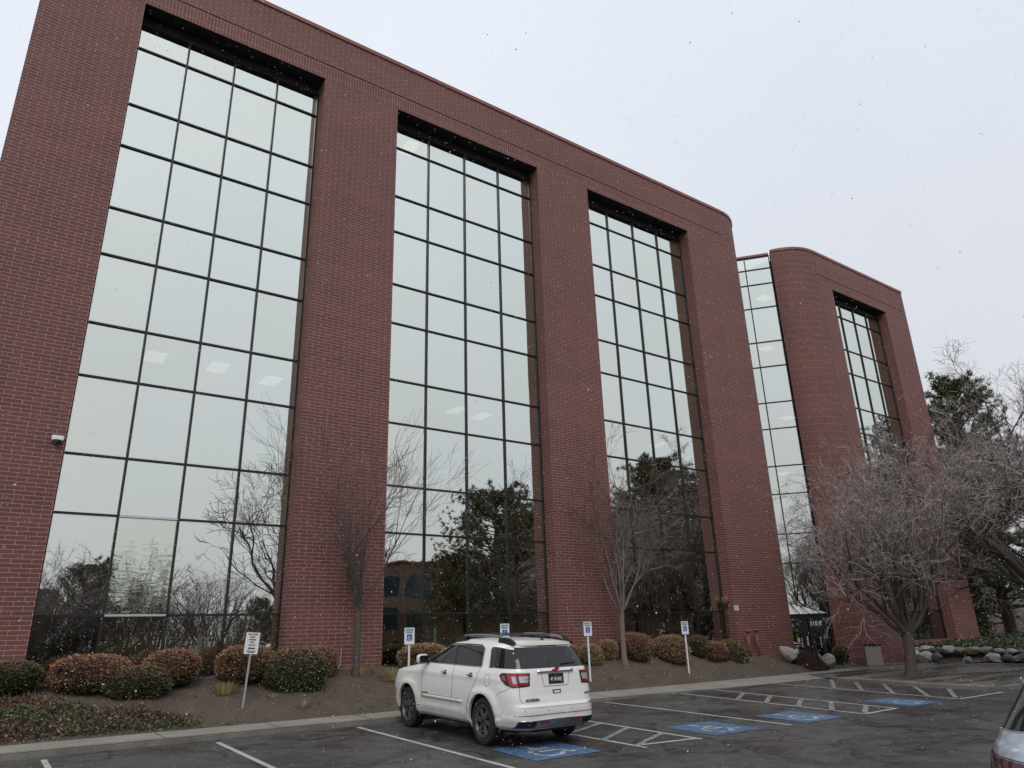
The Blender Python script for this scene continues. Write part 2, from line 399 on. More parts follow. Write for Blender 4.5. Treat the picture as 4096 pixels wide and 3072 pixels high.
for (a, b) in zip(fine, fine[1:]):
    d = Vector((b[0]-a[0], b[1]-a[1])).normalized(); nrm = Vector((-d.y, d.x))       # inward
    A0 = Vector((a[0], a[1])); B0 = Vector((b[0], b[1])); A1 = A0+nrm*0.03; B1 = B0+nrm*0.03; A2 = A0+nrm*0.17; B2 = B0+nrm*0.17
    z0, z1 = plazaz(*a)+0.006, plazaz(*b)+0.006
    pk.quad([(A0.x, A0.y, lotz(*a)-0.1), (B0.x, B0.y, lotz(*b)-0.1), (B0.x, B0.y, z1-0.03), (A0.x, A0.y, z0-0.03)])
    pk.quad([(A0.x, A0.y, z0-0.03), (B0.x, B0.y, z1-0.03), (B1.x, B1.y, z1), (A1.x, A1.y, z0)])
    pk.quad([(A1.x, A1.y, z0), (B1.x, B1.y, z1), (B2.x, B2.y, z1), (A2.x, A2.y, z0)])
pk.build('kerb', M['kerb'])['kind'] = 'structure'
# plaza slab (follows the kerb path)
V = []; Fc = []; lp = fine
for (x, y) in lp[:[i for i, p in enumerate(lp) if p[1] < 10.94][0]+1]:
    V.append((x, y))
xs_ = V
rows = []
for (x, y) in xs_:
    rows.append([(x+0.1 + (62-x)*(i/40)**1.6, y) for i in range(41)])
VV = []; FF = []
for r0 in rows:
    for (x, y) in r0: VV.append((x, y, plazaz(x, y)))
for i in range(len(rows)-1):
    for j in range(40): FF.append((i*41+j, (i+1)*41+j, (i+1)*41+j+1, i*41+j+1))
mesh_from('plaza', VV, FF, M['plaza'], smooth=True)['kind'] = 'structure'
sheet('plaza', rng(26.2, 62, 40), rng(16.95, 24.5, 12), lambda x, y: 0.034, M['plaza'])

# slab joints (dark grooves cut across the walk)
jt = MB()
def joint(x, y0, y1, fz=None):
    w = 0.009
    n = 6
    for i in range(n):
        a = y0+(y1-y0)*i/n; b = y0+(y1-y0)*(i+1)/n
        za = walkz(x, a)+0.006; zb = walkz(x, b)+0.006
        jt.quad([(x-w, a, za), (x+w, a, za), (x+w, b, zb), (x-w, b, zb)])
for x in [-0.9, 0.62, 3.45, 5.75, 7.9, 10.6, 13.0, 15.4, 17.9, 20.4, 22.9, 25.4]: joint(x, YK+0.02, walk_in(x)-0.02)
for k in range(9):
    y = 11.6+k*1.0
    jt.quad([(26+0.05*k, y, plazaz(30, y)+0.007), (45, y, plazaz(45, y)+0.007), (45, y+0.02, plazaz(45, y+.02)+0.007), (26+0.05*k, y+0.02, plazaz(30, y+.02)+0.007)])
for x in [28.5, 31, 33.5, 36, 38]:
    for i in range(9):
        y = 11+i*1.0; jt.quad([(x, y, plazaz(x, y)+0.007), (x+0.02, y, plazaz(x, y)+0.007), (x+0.02, y+1, plazaz(x, y+1)+0.007), (x, y+1, plazaz(x, y+1)+0.007)])
jt.build('sidewalk_joints', simple('joint_dark', (0.05, 0.045, 0.04), 0.9))['kind'] = 'structure'

# planting bed
bed = sheet('soil_bed', rng(-30, 31.5, 300), None or rng(0, 1, 22), lambda x, y: 0, M['soil']) if False else None
V = []; Fc = []; nx, ny = 620, 34
for i in range(nx+1):
    x = -30+61.5*i/nx; y0 = walk_in(x)-0.02
    for j in range(ny+1):
        y = y0+(YG+0.15-y0)*j/ny
        V.append((x, y, bedz(x, y) if j else 0.03))
for i in range(nx):
    for j in range(ny): a = i*(ny+1)+j; Fc.append((a, a+ny+1, a+ny+2, a+1))
mesh_from('soil_bed', V, Fc, M['soil'], smooth=True)['kind'] = 'structure'

# ------------------------------------------------------------------ painted markings
def strip(mb, a, b, w, lift=0.006, seg=0.6):
    a = Vector(a); b = Vector(b); d = b-a; L = d.length; d.normalize(); nrm = Vector((-d.y, d.x))*w/2
    n = max(1, int(L/seg))
    for i in range(n):
        p = a+d*(L*i/n); q = a+d*(L*(i+1)/n)
        pts = [p-nrm, q-nrm, q+nrm, p+nrm]
        mb.quad([(t.x, t.y, lotz(t.x, t.y)+lift) for t in pts])
mk = MB()
for x0, x1, y0 in ((1.39, 1.45, 16.55), (4.35, 4.47, 16.51), (7.40, 7.55, 16.6), (10.32, 10.58, 16.7), (11.98, 12.1, 16.7), (14.85, 15.06, 16.6), (18.15, 17.98, 16.75), (19.78, 19.56, 16.75), (22.98, 22.86, 16.8)):
    strip(mk, (x0, y0), (x1, 10.75), 0.10)
strip(mk, (-1.5, 16.5), (-1.4, 10.7), 0.10)
strip(mk, (10.53, 11.05), (12.1, 10.85), 0.10, 0.008); strip(mk, (17.95, 10.72), (19.6, 10.80), 0.10, 0.008); strip(mk, (22.86, 10.74), (25.7, 10.76), 0.10, 0.008)
mk.build('road_markings', M['white_line'])['kind'] = 'structure'
mh = MB()
for a, b in (((11.96, 13.6), (10.62, 12.95)), ((11.98, 12.73), (10.52, 11.88)), ((12.03, 11.75), (10.65, 11.05)), ((11.96, 14.5), (10.5, 13.9)), ((11.96, 15.4), (10.5, 14.8)), ((11.96, 16.3), (10.4, 15.7)),
             ((19.59, 15.54), (18.1, 14.61)), ((19.6, 14.58), (18.0, 13.57)), ((19.56, 13.53), (17.95, 12.54)), ((19.56, 12.61), (17.95, 11.57)), ((19.49, 11.57), (18.1, 10.8)),
             ((25.75, 16.44), (22.95, 14.59)), ((25.4, 15.29), (22.9, 13.61)), ((25.38, 14.3), (22.9, 12.64)), ((25.3, 13.21), (22.9, 11.62)), ((25.45, 12.23), (23.1, 10.96))):
    strip(mh, a, b, 0.13, 0.010)
mh.build('road_markings', M['old_white'])['kind'] = 'structure'
sq = MB()
for (x, y) in ((8.2, 11.0), (12.68, 10.85), (15.62, 10.75), (20.3, 10.72)):
    n = 4
    for i in range(n):
        for j in range(n):
            q = [(x+1.48*a/n, y+1.42*b/n) for a, b in ((i, j), (i+1, j), (i+1, j+1), (i, j+1))]
            sq.quad([(p[0], p[1], lotz(*p)+0.007) for p in q])
sq.build('road_markings', M['blue_paint'])['kind'] = 'structure'
def wheelchair(scale=1.0):
    """strokes of the accessibility symbol, unit box 0..1"""
    st = []
    st.append([(0.40, 0.80), (0.40, 0.45), (0.66, 0.45), (0.78, 0.20), (0.88, 0.24)])
    st.append([(0.41, 0.64), (0.62, 0.64)])
    arc = [(0.40+0.24*cos(a)-0.0, 0.34+0.24*sin(a)) for a in [radians(t) for t in range(115, 345, 12)]]
    st.append(arc)
    return st
def stroke_quads(st, w):
    out = []
    for line in st:
        for a, b in zip(line, line[1:]):
            a = Vector(a); b = Vector(b); d = (b-a)
            if d.length < 1e-6: continue
            d.normalize(); n = Vector((-d.y, d.x))*w/2; e = d*w*0.25
            out.append([a-n-e, b-n+e, b+n+e, a+n-e])
    return out
def disc(cx, cy, r, n=14): return [Vector((cx+r*cos(2*pi*i/n), cy+r*sin(2*pi*i/n))) for i in range(n)]
ws = MB()
for (x, y) in ((8.2, 11.0), (12.68, 10.85), (15.62, 10.75), (20.3, 10.72)):
    polys = stroke_quads(wheelchair(), 0.085)+[disc(0.40, 0.89, 0.075)]
    for k, pl in enumerate(polys):
        ws.quad([(x+0.14+1.2*p.x, y+0.08+1.25*p.y, lotz(x+0.14+1.2*p.x, y+0.08+1.25*p.y)+0.010+0.0004*(k % 7)) for p in pl])
ws.build('road_markings', M['symbol_white'])['kind'] = 'structure'
# ------------------------------------------------------------------ the brick office building
bld = empty('office_building', (14, YF, 0), 0, 'red brick five storey office block with tall mirrored window bays and rounded corners', 'building')
def child(o): o.parent = bld; o.matrix_parent_inverse = Matrix.Translation((-14, -YF, 0)); return o
ZTOP, ZCOP = 22.88, 22.97
ROWS = [1.05, 2.527, 4.969, 6.476, 8.584, 10.105, 12.205, 13.712, 15.85, 17.36, 19.512, 20.47]
ZSOF, ZG0, ZG1 = 20.77, 21.39, 21.43
WD = 16                                           # building depth
def uvq(mb, p, uv): mb.quad(p, uv)
def front(mb, x0, x1, z0, z1, y, soldier=False):
    mb.mi = 1 if soldier else 0
    if soldier: uv = [(x0, z0-20.77+0.21), (x1, z0-20.77+0.21), (x1, z1-20.77+0.21), (x0, z1-20.77+0.21)]
    else: uv = [(x0, z0), (x1, z0), (x1, z1), (x0, z1)]
    mb.quad([(x0, y, z0), (x1, y, z0), (x1, y, z1), (x0, y, z1)], uv); mb.mi = 0
def arc_wall(mb, cx, cy, r, a0, a1, z0, z1, n=28, zt=None):
    mb.mi = 1
    for i in range(n):
        t0 = a0+(a1-a0)*i/n; t1 = a0+(a1-a0)*(i+1)/n
        p0 = (cx+r*cos(t0), cy+r*sin(t0)); p1 = (cx+r*cos(t1), cy+r*sin(t1))
        mb.quad([(*p0, z0), (*p1, z0), (*p1, z1), (*p0, z1)], [(r*abs(t0), z0), (r*abs(t1), z0), (r*abs(t1), z1), (r*abs(t0), z1)])
    mb.mi = 0
def build_wing(x0, x1, y, yg, bays, groove_end):
    w = MB()
    xs = [x0]
    for b in bays: xs += [b[0], b[1]]
    xs.append(x1)
    for i in range(0, len(xs), 2): front(w, xs[i], xs[i+1], -0.6, ZSOF, y)          # piers
    for b in bays:
        front(w, b[0], b[1], -0.6, 1.0, y+0.30)                                     # plinth under the glass
        w.quad([(b[0], y+0.30, 1.0), (b[1], y+0.30, 1.0), (b[1], yg+0.1, 1.0), (b[0], yg+0.1, 1.0)])
        for xx, s in ((b[0], 1), (b[1], -1)):                                       # jambs
            pts = [(xx, y, -0.6), (xx, yg+0.05, -0.6), (xx, yg+0.05, ZSOF), (xx, y, ZSOF)]
            w.quad(pts, [(y+0.2, -0.6), (yg+0.25, -0.6), (yg+0.25, ZSOF), (y+0.2, ZSOF)])
        w.mi = 2; w.quad([(b[0], y, ZSOF), (b[1], y, ZSOF), (b[1], yg+0.1, ZSOF), (b[0], yg+0.1, ZSOF)]); w.mi = 0
    front(w, x0, x1, ZSOF, ZG0, y, True)
    front(w, x0, x1, ZG1, ZTOP, y)
    w.mi = 2; w.quad([(x0, y+0.035, ZG0), (groove_end, y+0.035, ZG0), (groove_end, y+0.035, ZG1), (x0, y+0.035, ZG1)])
    w.quad([(x0, y, ZG0), (groove_end, y, ZG0), (groove_end, y+0.035, ZG0), (x0, y+0.035, ZG0)])
    w.quad([(x0, y, ZG1), (groove_end, y, ZG1), (groove_end, y+0.035, ZG1), (x0, y+0.035, ZG1)]); w.mi = 0
    if groove_end < x1: front(w, groove_end, x1, ZG0, ZG1, y)
    return w
BAYS = [(1.031, 6.888), (9.75, 16.386), (19.21, 25.832)]
w = build_wing(-1.55, 28.85, YF, YG, BAYS, 28.6)
RA = 2.37
arc_wall(w, 28.85, YF+RA, RA, -pi/2, 0, -0.6, ZTOP)
def sidewall(mb, p, q, z0=-0.6, z1=ZTOP):
    L = sqrt((p[0]-q[0])**2+(p[1]-q[1])**2)
    mb.quad([(*p, z0), (*q, z0), (*q, z1), (*p, z1)], [(0, z0), (L, z0), (L, z1), (0, z1)])
sidewall(w, (31.22, YF+RA), (31.22, 29.5)); sidewall(w, (-1.55, YF+WD), (-1.55, YF)); sidewall(w, (31.22, YF+WD), (-1.55, YF+WD))
w.mi = 2; w.quad([(-1.55, YF+0.02, ZTOP-0.3), (28.85, YF+0.02, ZTOP-0.3), (31.2, YF+2.5, ZTOP-0.3), (31.2, YF+WD, ZTOP-0.3), (-1.55, YF+WD, ZTOP-0.3)]); w.mi = 0
child(w.build('wall', [M['brick'], M['soldier'], M['soffit']]))
# wing 2
BAY4 = (38.33, 44.30)
w = build_wing(36.81, 47.04, YW2, YW2+0.6, [BAY4], 47.04)
A0 = -pi/2-radians(65)
arc_wall(w, 36.81, YW2+RA, RA, A0, -pi/2, -0.6, ZTOP)
pe = (36.81+RA*cos(A0), YW2+RA+RA*sin(A0)); pr = (pe[0]+0.33, pe[1]+0.27)
w.mi = 2; w.quad([(*pe, -0.6), (*pr, -0.6), (*pr, ZTOP), (*pe, ZTOP)]); w.mi = 0
sidewall(w, (47.04, YW2), (47.04, YW2+WD))
w.mi = 2; w.quad([(36.81, YW2-0.001, -0.2), (36.835, YW2-0.004, -0.2), (36.835, YW2-0.004, ZTOP), (36.81, YW2-0.004, ZTOP)])
w.quad([(36.81, YW2+0.02, ZTOP-0.3), (47.0, YW2+0.02, ZTOP-0.3), (47.0, YW2+WD, ZTOP-0.3), (33, YW2+WD, ZTOP-0.3), (35, 22.2, ZTOP-0.3)]); w.mi = 0
child(w.build('wall', [M['brick'], M['soldier'], M['soffit']]))
# copings
def coping(path, name='coping', z=ZCOP, h=0.16, o_=0.045):
    c = MB()
    for a, b in zip(path, path[1:]):
        d = Vector((b[0]-a[0], b[1]-a[1])).normalized(); n = Vector((d.y, -d.x))
        ao = (a[0]+n.x*o_, a[1]+n.y*o_); bo = (b[0]+n.x*o_, b[1]+n.y*o_); ai = (a[0]-n.x*0.35, a[1]-n.y*0.35); bi = (b[0]-n.x*0.35, b[1]-n.y*0.35)
        c.quad([(*ao, z-h), (*bo, z-h), (*bo, z), (*ao, z)]); c.quad([(*ao, z), (*bo, z), (*bi, z-0.02), (*ai, z-0.02)])
        ag = (a[0]-n.x*0.01, a[1]-n.y*0.01); bg_ = (b[0]-n.x*0.01, b[1]-n.y*0.01)
        c.quad([(*ag, z-h), (*bg_, z-h), (*bo, z-h), (*ao, z-h)])
    return child(c.build(name, M['coping']))
arc1 = [(28.85+RA*cos(t), YF+RA+RA*sin(t)) for t in [-pi/2+i*(pi/2)/16 for i in range(17)]]
coping([(-1.55, YF+WD), (-1.55, YF), (28.80, YF)], z=ZCOP+0.012); coping([(28.86, YF)]+arc1[1:]+[(31.22, 29.5)])
arc2 = [(36.81+RA*cos(t), YW2+RA+RA*sin(t)) for t in [A0+i*radians(65)/16 for i in range(17)]]
coping(arc2); coping([(36.86, YW2), (47.04, YW2), (47.04, YW2+WD)], z=ZCOP+0.012)

# window bays -------------------------------------------------------
GR = random.Random(3)
def glass_grid(org, ux, us, zs, name_f='frame', wavy=(), silver=(), low=True, fw=0.056, dep=0.06, parent=None):
    """panes and bars on the vertical plane through org along ux (unit, horizontal); us = bar positions"""
    ux = Vector((ux[0], ux[1], 0)); nrm = Vector((ux.y, -ux.x, 0))       # towards the viewer
    org = Vector((org[0], org[1], 0))
    pn = MB()
    for i in range(len(us)-1):
        for j in range(len(zs)-1):
            a, b = GR.uniform(-1, 1)*0.0030, GR.uniform(-1, 1)*0.0030
            cx, cz = (us[i]+us[i+1])/2, (zs[j]+zs[j+1])/2
            pts = []
            for (u, z) in ((us[i], zs[j]), (us[i+1], zs[j]), (us[i+1], zs[j+1]), (us[i], zs[j+1])):
                p = org+ux*u; p.z = z; p = p + nrm*(a*(u-cx)+b*(z-cz)); pts.append(p)
            pn.mi = 1 if (i, j) in wavy else 2 if (j == 0 and low) else 0
            pn.quad(pts, [(0, 0), (1, 0), (1, 1), (0, 1)])
    fr = MB(); h = fw/2
    def bar(u0, u1, z0, z1, d0, d1):
        P = []
        for z in (z0, z1):
            for (u, d) in ((u0, d0), (u1, d0), (u1, d1), (u0, d1)):
                p = org+ux*u+nrm*d; p.z = z; P.append(p)
        k = len(fr.v); fr.v += P
        for f in ((0,3,2,1),(4,5,6,7),(0,1,5,4),(1,2,6,5),(2,3,7,6),(3,0,4,7)):
            fr.f.append(tuple(k+i for i in f)); fr.uv.append([(0,0)]*4); fr.m.append(fr.mi)
    for k, u in enumerate(us):
        hh = h if 0 < k < len(us)-1 else h*0.8
        bar(u-hh, u+hh, zs[0]-h, zs[-1]+h, -0.03, dep)
    for j, z in enumerate(zs):
        for i in range(len(us)-1):
            hh = h*0.92
            fr.mi = 1 if (i, j) in silver else 0
            s_ = 0.012 if (i, j) in silver else 0
            bar(us[i]+h+0.001, us[i+1]-h-0.001, z-hh, z+hh, -0.025, dep-0.006+s_)
    fr.mi = 0
    return pn, fr
def shift(o, parent): o.parent = parent; return o
def add_window(name, org, ux, us, zs, **k):
    pn, fr = glass_grid(org, ux, us, zs, **k)
    f = child(fr.build(name, [M['frame'], M['alu']]))
    p = pn.build('glass', [M['glass'], M['glass_wavy'], M['glass_low']]); p.parent = f; 
    return f
for bi, (a, b) in enumerate(BAYS):
    us = [a+0.03+(b-a-0.06)*k/4 for k in range(5)]
    add_window('window', (0, YG), (1, 0), us, ROWS, wavy=((1, 1),) if bi == 0 else (), silver=((1, 1), (1, 2)) if bi == 0 else ())
us = [BAY4[0]+0.03+(BAY4[1]-BAY4[0]-0.06)*k/4 for k in range(5)]
add_window('window', (0, YW2+0.6), (1, 0), us, ROWS)
# head closers above the glass and sills
for (a, b, y) in [(a, b, YG) for a, b in BAYS]+[(*BAY4, YW2+0.6)]:
    hb = MB(); hb.box((a+0.01, y-0.03, ROWS[-1]+0.045), (b-0.01, y+0.05, ZSOF-0.002)); child(hb.build('window_head', M['soffit']))
    hb = MB(); hb.box((a+0.01, y-0.12, 0.985), (b-0.01, y-0.031, 1.035)); child(hb.build('window_sill', M['frame']))
# angled curtain wall between the wings
DV = Vector((-0.63, 0.777)); P1 = Vector((34.9, 21.89))+DV*-0.02
us = [0.0, 1.40, 2.84, 4.28, 5.72, 7.1]
far_ = P1+DV*7.1
zs2 = [0.02, 2.35]+ROWS[2:11]+[21.03, 22.02, 22.80]
add_window('window', (far_.x, far_.y), (-DV.x, -DV.y), [7.1-u for u in reversed(us)], zs2)
coping([(far_.x, far_.y), (P1.x, P1.y)], z=22.975, h=0.13, o_=0.1)

# interior that shows faintly through the glass
it = MB()
dk = simple('interior_paint', (0.10, 0.09, 0.08), 0.9); bl = None
for (a, b) in BAYS+[BAY4]:
    y = YG
    it.quad([(a-0.5, y+7, 0.2), (b+0.5, y+7, 0.2), (b+0.5, y+7, 20.8), (a-0.5, y+7, 20.8)])
    for z in (4.2, 8.0, 11.6, 15.2, 18.9): it.box((a-0.5, y+0.4, z), (b+0.5, y+7, z+0.5))
    it.quad([(a-0.5, y+0.1, 0.2), (a-0.5, y+7, 0.2), (a-0.5, y+7, 20.8), (a-0.5, y+0.1, 20.8)]); it.quad([(b+0.5, y+0.1, 0.2), (b+0.5, y+7, 0.2), (b+0.5, y+7, 20.8), (b+0.5, y+0.1, 20.8)])
e0 = far_+Vector((3, 2.2)); e1 = P1+Vector((3, 2.2))
it.quad([(e0.x, e0.y, 0), (e1.x, e1.y, 0), (e1.x, e1.y, 22.6), (e0.x, e0.y, 22.6)])
child(it.build('interior', dk))
for (px, py) in ((620, 1430), (869, 1471), (1082, 1525), (1824, 1642), (1926, 1666), (2635, 1780), (1637, 594)):
    p = yplane(px, py, 23.0); lp_ = MB()
    for k in range(9):
        lp_.quad([(p.x-0.28, 22.5+0.11*k, p.z), (p.x+0.28, 22.5+0.11*k, p.z), (p.x+0.28, 22.56+0.11*k, p.z), (p.x-0.28, 22.56+0.11*k, p.z)])
    child(lp_.build('ceiling_light', M['lamp']))
for (px, py) in ((3053, 1194), (3064, 1395), (3147, 1672), (3137, 1895)):
    d = ray(px, py); p = Vector((0, 0, ZC))+d*(1.03*sqrt(34.4**2+22.5**2)/sqrt(d.x**2+d.y**2)); lp_ = MB()
    for k in range(7):
        lp_.quad([(p.x-0.4, p.y-0.35+0.10*k, p.z), (p.x+0.4, p.y-0.35+0.10*k, p.z), (p.x+0.4, p.y-0.29+0.10*k, p.z), (p.x-0.4, p.y-0.29+0.10*k, p.z)])
    child(lp_.build('ceiling_light', M['lamp']))
g = NG('window_blind'); cz = g.n('ShaderNodeSeparateXYZ'); g.l(g.geo('Position'), cz.inputs[0]); wv_ = g.n('ShaderNodeMath', _operation='SINE'); m1 = g.n('ShaderNodeMath', _operation='MULTIPLY'); m1.inputs[1].default_value = 125; g.l(cz.outputs['Z'], m1.inputs[0]); g.l(m1.outputs[0], wv_.inputs[0])
g.bsdf(g.mix(wv_.outputs[0], (0.10, 0.075, 0.05), (0.24, 0.19, 0.13)), 0.8); M['blind'] = g.m
for (a, b), cols in zip(BAYS+[BAY4], ((1, 2, 3), (1, 2, 3), (0, 1, 2), ())):
    for c in cols:
        w_ = (b-a)/4; bb = MB(); bb.quad([(a+w_*c+0.08, YG+0.2, 1.1), (a+w_*(c+1)-0.08, YG+0.2, 1.1), (a+w_*(c+1)-0.08, YG+0.2, 2.5), (a+w_*c+0.08, YG+0.2, 2.5)])
        child(bb.build('window_blind', M['blind']))

# entrance vestibule: glazed box with a sloping glass canopy, set against the angled wall
VF = P1 + Vector((-0.777, -0.63))*0.42 + DV*-0.02       # right end of the front line
ex = -DV                                                # along the front, left -> right
def V3(u, d, z):       # u metres left of the right end along DV, d metres out from the front plane (towards viewer negative = back)
    p = VF+DV*u+Vector((-0.777, -0.63))*d; return Vector((p.x, p.y, z))
vb = MB()
def vbox(u0, u1, z0, z1, d0, d1, mb=None):
    mb = mb or vb
    P = [V3(u, d, z) for z in (z0, z1) for (u, d) in ((u0, d0), (u1, d0), (u1, d1), (u0, d1))]
    k = len(mb.v); mb.v += P
    for f in ((0,3,2,1),(4,5,6,7),(0,1,5,4),(1,2,6,5),(2,3,7,6),(3,0,4,7)):
        mb.f.append(tuple(k+i for i in f)); mb.uv.append([(0,0)]*4); mb.m.append(mb.mi)
vbox(-0.02, 2.6, 2.22, 2.42, -0.1, 0.05)             # header
vbox(-0.02, 2.6, 2.40, 2.44, -0.12, 0.10)
for u0, u1 in ((0.0, 0.07), (0.36, 0.46), (0.93, 1.05), (1.10, 1.16), (1.24, 1.33), (2.1, 2.2)): vbox(u0, u1, 0.03, 2.22, -0.06, 0.03)
vbox(0, 2.6, 0.03, 0.10, -0.06, 0.02)
child(vb.build('entrance_frame', M['black']))
def door(u0, u1):
    d = MB()
    vbox(u0, u0+0.09, 0.05, 2.16, -0.03, 0.015, d); vbox(u1-0.09, u1, 0.05, 2.16, -0.03, 0.015, d)
    vbox(u0+0.09, u1-0.09, 0.05, 0.26, -0.03, 0.015, d); vbox(u0+0.09, u1-0.09, 2.06, 2.16, -0.03, 0.015, d); vbox(u0+0.09, u1-0.09, 0.98, 1.05, -0.03, 0.015, d)
    f = child(d.build('entrance_door', M['black']))
    p = MB(); p.quad([V3(u0+0.09, -0.01, 0.26), V3(u1-0.09, -0.01, 0.26), V3(u1-0.09, -0.01, 2.06), V3(u0+0.09, -0.01, 2.06)])
    q = p.build('door_glass', M['door_glass']); q.parent = f
    h = MB(); vbox(u0+0.12, u0+0.15, 0.85, 1.35, 0.02, 0.05, h); q = h.build('handle', M['alu']); q.parent = f
    return f
door(0.47, 0.92); door(1.34, 2.08)
sg = MB()
for u0, u1 in ((0.08, 0.35), (1.17, 1.23)): sg.quad([V3(u0, -0.01, 0.1), V3(u1, -0.01, 0.1), V3(u1, -0.01, 2.2), V3(u0, -0.01, 2.2)])
child(sg.build('side_glass', M['door_glass']))
M['lobby'] = simple('lobby_red_brick', (0.16, 0.07, 0.06))
pf = MB(); vbox(0.13, 0.25, 0.15, 2.2, -0.3, -0.2, pf); child(pf.build('lobby_pier', M['lobby'])); pf = MB(); vbox(1.45, 1.75, 0.3, 1.7, -0.36, -0.3, pf)
child(pf.build('lobby_wall', M['lobby']))
# canopy roof: sloped frosted glazing between the header and the angled wall
M['canopy_glass'] = simple('frosted_canopy_glass', (0.46, 0.50, 0.49), 0.25, 0)
rf = MB()
hd = [V3(u, 0.06, 2.45) for u in (-0.02, 2.7)]
bk = [V3(u, -0.40, z) for u, z in ((0.03, 2.47), (1.50, 2.92), (2.7, 3.2))]
rf.quad([hd[0], hd[1], bk[2], bk[1], bk[0]])
cn = child(rf.build('canopy', M['canopy_glass']))
rb = MB()
for u, uz in ((0.55, 0.30), (1.05, 0.55), (1.5, 0.95), (2.0, 1.35)):
    zt = 2.47+(0.45*(min(u+0.25, 1.5)-0.03)/1.47)+(0.28*max(0, u+0.25-1.5)/1.2)
    rb.tube([V3(u-0.1, 0.06, 2.46), V3(u+0.25, -0.39, zt+0.01)], 0.022, 5)
rb.tube([bk[0]+Vector((0, 0, .01)), bk[1]+Vector((0, 0, .01)), bk[2]+Vector((0, 0, .01))], 0.025, 5)
q = rb.build('canopy_rib', M['frame']); q.parent = cn
# lettering
def text_obj(body, size, mat, name='lettering', xdir=Vector((1, 0, 0)), up=Vector((0, 0, 1)), loc=(0, 0, 0), parent=None, align='CENTER', ext=0.001, squeeze=1.0, bold=0.0):
    cu = bpy.data.curves.new('t', 'FONT'); cu.body = body; cu.size = size; cu.align_x = align; cu.align_y = 'CENTER'; cu.extrude = ext; cu.offset = bold
    cu.resolution_u = 3
    ob = bpy.data.objects.new('t', cu); COL.objects.link(ob)
    dg = bpy.context.evaluated_depsgraph_get(); me = bpy.data.meshes.new_from_object(ob.evaluated_get(dg))
    bpy.data.objects.remove(ob, do_unlink=True); bpy.data.curves.remove(cu)
    me.name = name; me.materials.clear(); me.materials.append(mat)
    z = xdir.cross(up).normalized()
    mt = Matrix(((xdir.x*squeeze, up.x, z.x, loc[0]), (xdir.y*squeeze, up.y, z.y, loc[1]), (xdir.z*squeeze, up.z, z.z, loc[2]), (0, 0, 0, 1)))
    me.transform(mt)
    o = bpy.data.objects.new(name, me); COL.objects.link(o)
    if parent: o.parent = parent
    return o
M['white'] = simple('white_enamel', (0.78, 0.78, 0.77), 0.4, var=0.04)
EX = Vector((ex.x, ex.y, 0))
t_ = text_obj('310 E', 0.30, M['white'], 'street_number', EX, loc=V3(0.72, 0.05, 1.97), squeeze=0.82, bold=0.006); child(t_)
yb = MB(); yb.quad([V3(1.62+0.07*cos(a), 0.03, 1.22+0.12*sin(a)) for a in [2*pi*i/14 for i in range(14)]]); child(yb.build('door_sticker', simple('yellow_vinyl', (0.75, 0.55, 0.03), 0.5)))
nt_ = MB()
for k in range(4): nt_.quad([V3(1.17, 0.0, 1.0+0.1*k), V3(1.25, 0.0, 1.0+0.1*k), V3(1.25, 0.0, 1.07+0.1*k), V3(1.17, 0.0, 1.07+0.1*k)])
child(nt_.build('door_notice', M['white']))

# small things fixed to the wall ------------------------------------
cam_o = empty('security_camera', (0.86, YF, 6.62), 0, 'small white dome security camera on the brick left of the first window bay', 'security camera')
bm = MB(); bm.box((-0.13, -0.10, -0.02), (0.13, 0.0, 0.11)); bevel(bm.build('housing', M['white'], cam_o), 0.03, 3)
def lathe(prof, n=16, ax='z'):
    m = MB()
    for i in range(n):
        a, b = 2*pi*i/n, 2*pi*(i+1)/n
        for (r0, h0), (r1, h1) in zip(prof, prof[1:]):
            pts = [(r0*cos(a), r0*sin(a), h0), (r0*cos(b), r0*sin(b), h0), (r1*cos(b), r1*sin(b), h1), (r1*cos(a), r1*sin(a), h1)]
            if ax == 'y': pts = [(p[0], -p[2], p[1]) for p in pts]
            if ax == 'x': pts = [(-p[2], p[0], p[1]) for p in pts]
            m.quad(pts)
    return m
lm = lathe([(0.0, -0.11), (0.05, -0.10), (0.085, -0.055), (0.09, 0.0)]); o = lm.build('dome', simple('smoked_dome', (0.02, 0.02, 0.025), 0.1), cam_o, True); o.location = (0, -0.07, -0.01)
bell = empty('alarm_bell', (25.83, 20.80, 2.97), 0, 'round rusty red fire alarm bell on the pier beside the third window bay', 'alarm bell')
M['rust'] = simple('rusty_red', (0.20, 0.07, 0.055), 0.6, var=0.3, scale=30)
lathe([(0.17, 0.02), (0.17, 0.05), (0.15, 0.085), (0.09, 0.11), (0.0, 0.12)], 20, 'x').build('gong', M['rust'], bell, True)
bm = MB(); bm.box((-0.05, -0.07, -0.30), (0, 0.07, -0.17)); bm.tube([(-0.03, 0, -0.28), (-0.03, 0.02, -1.2), (-0.03, 0.10, -2.05)], 0.014, 6); bm.build('conduit', M['frame'], bell)
fd = empty('fire_connection_sign', (25.93, YF, 2.65), 0, 'square white sign reading FDC on the brick pier near the entrance', 'sign')
bm = MB(); bm.box((-0.15, -0.012, -0.10), (0.15, -0.002, 0.10)); bm.build('plate', M['white'], fd)
M['redpaint'] = simple('red_lettering', (0.30, 0.02, 0.02), 0.5)
text_obj('FDC', 0.2, M['redpaint'], 'lettering', loc=(0, -0.015, 0), parent=fd, squeeze=0.85)
M['pipe_red'] = simple('faded_red_pipe_paint', (0.20, 0.060, 0.055), 0.55, var=0.2)
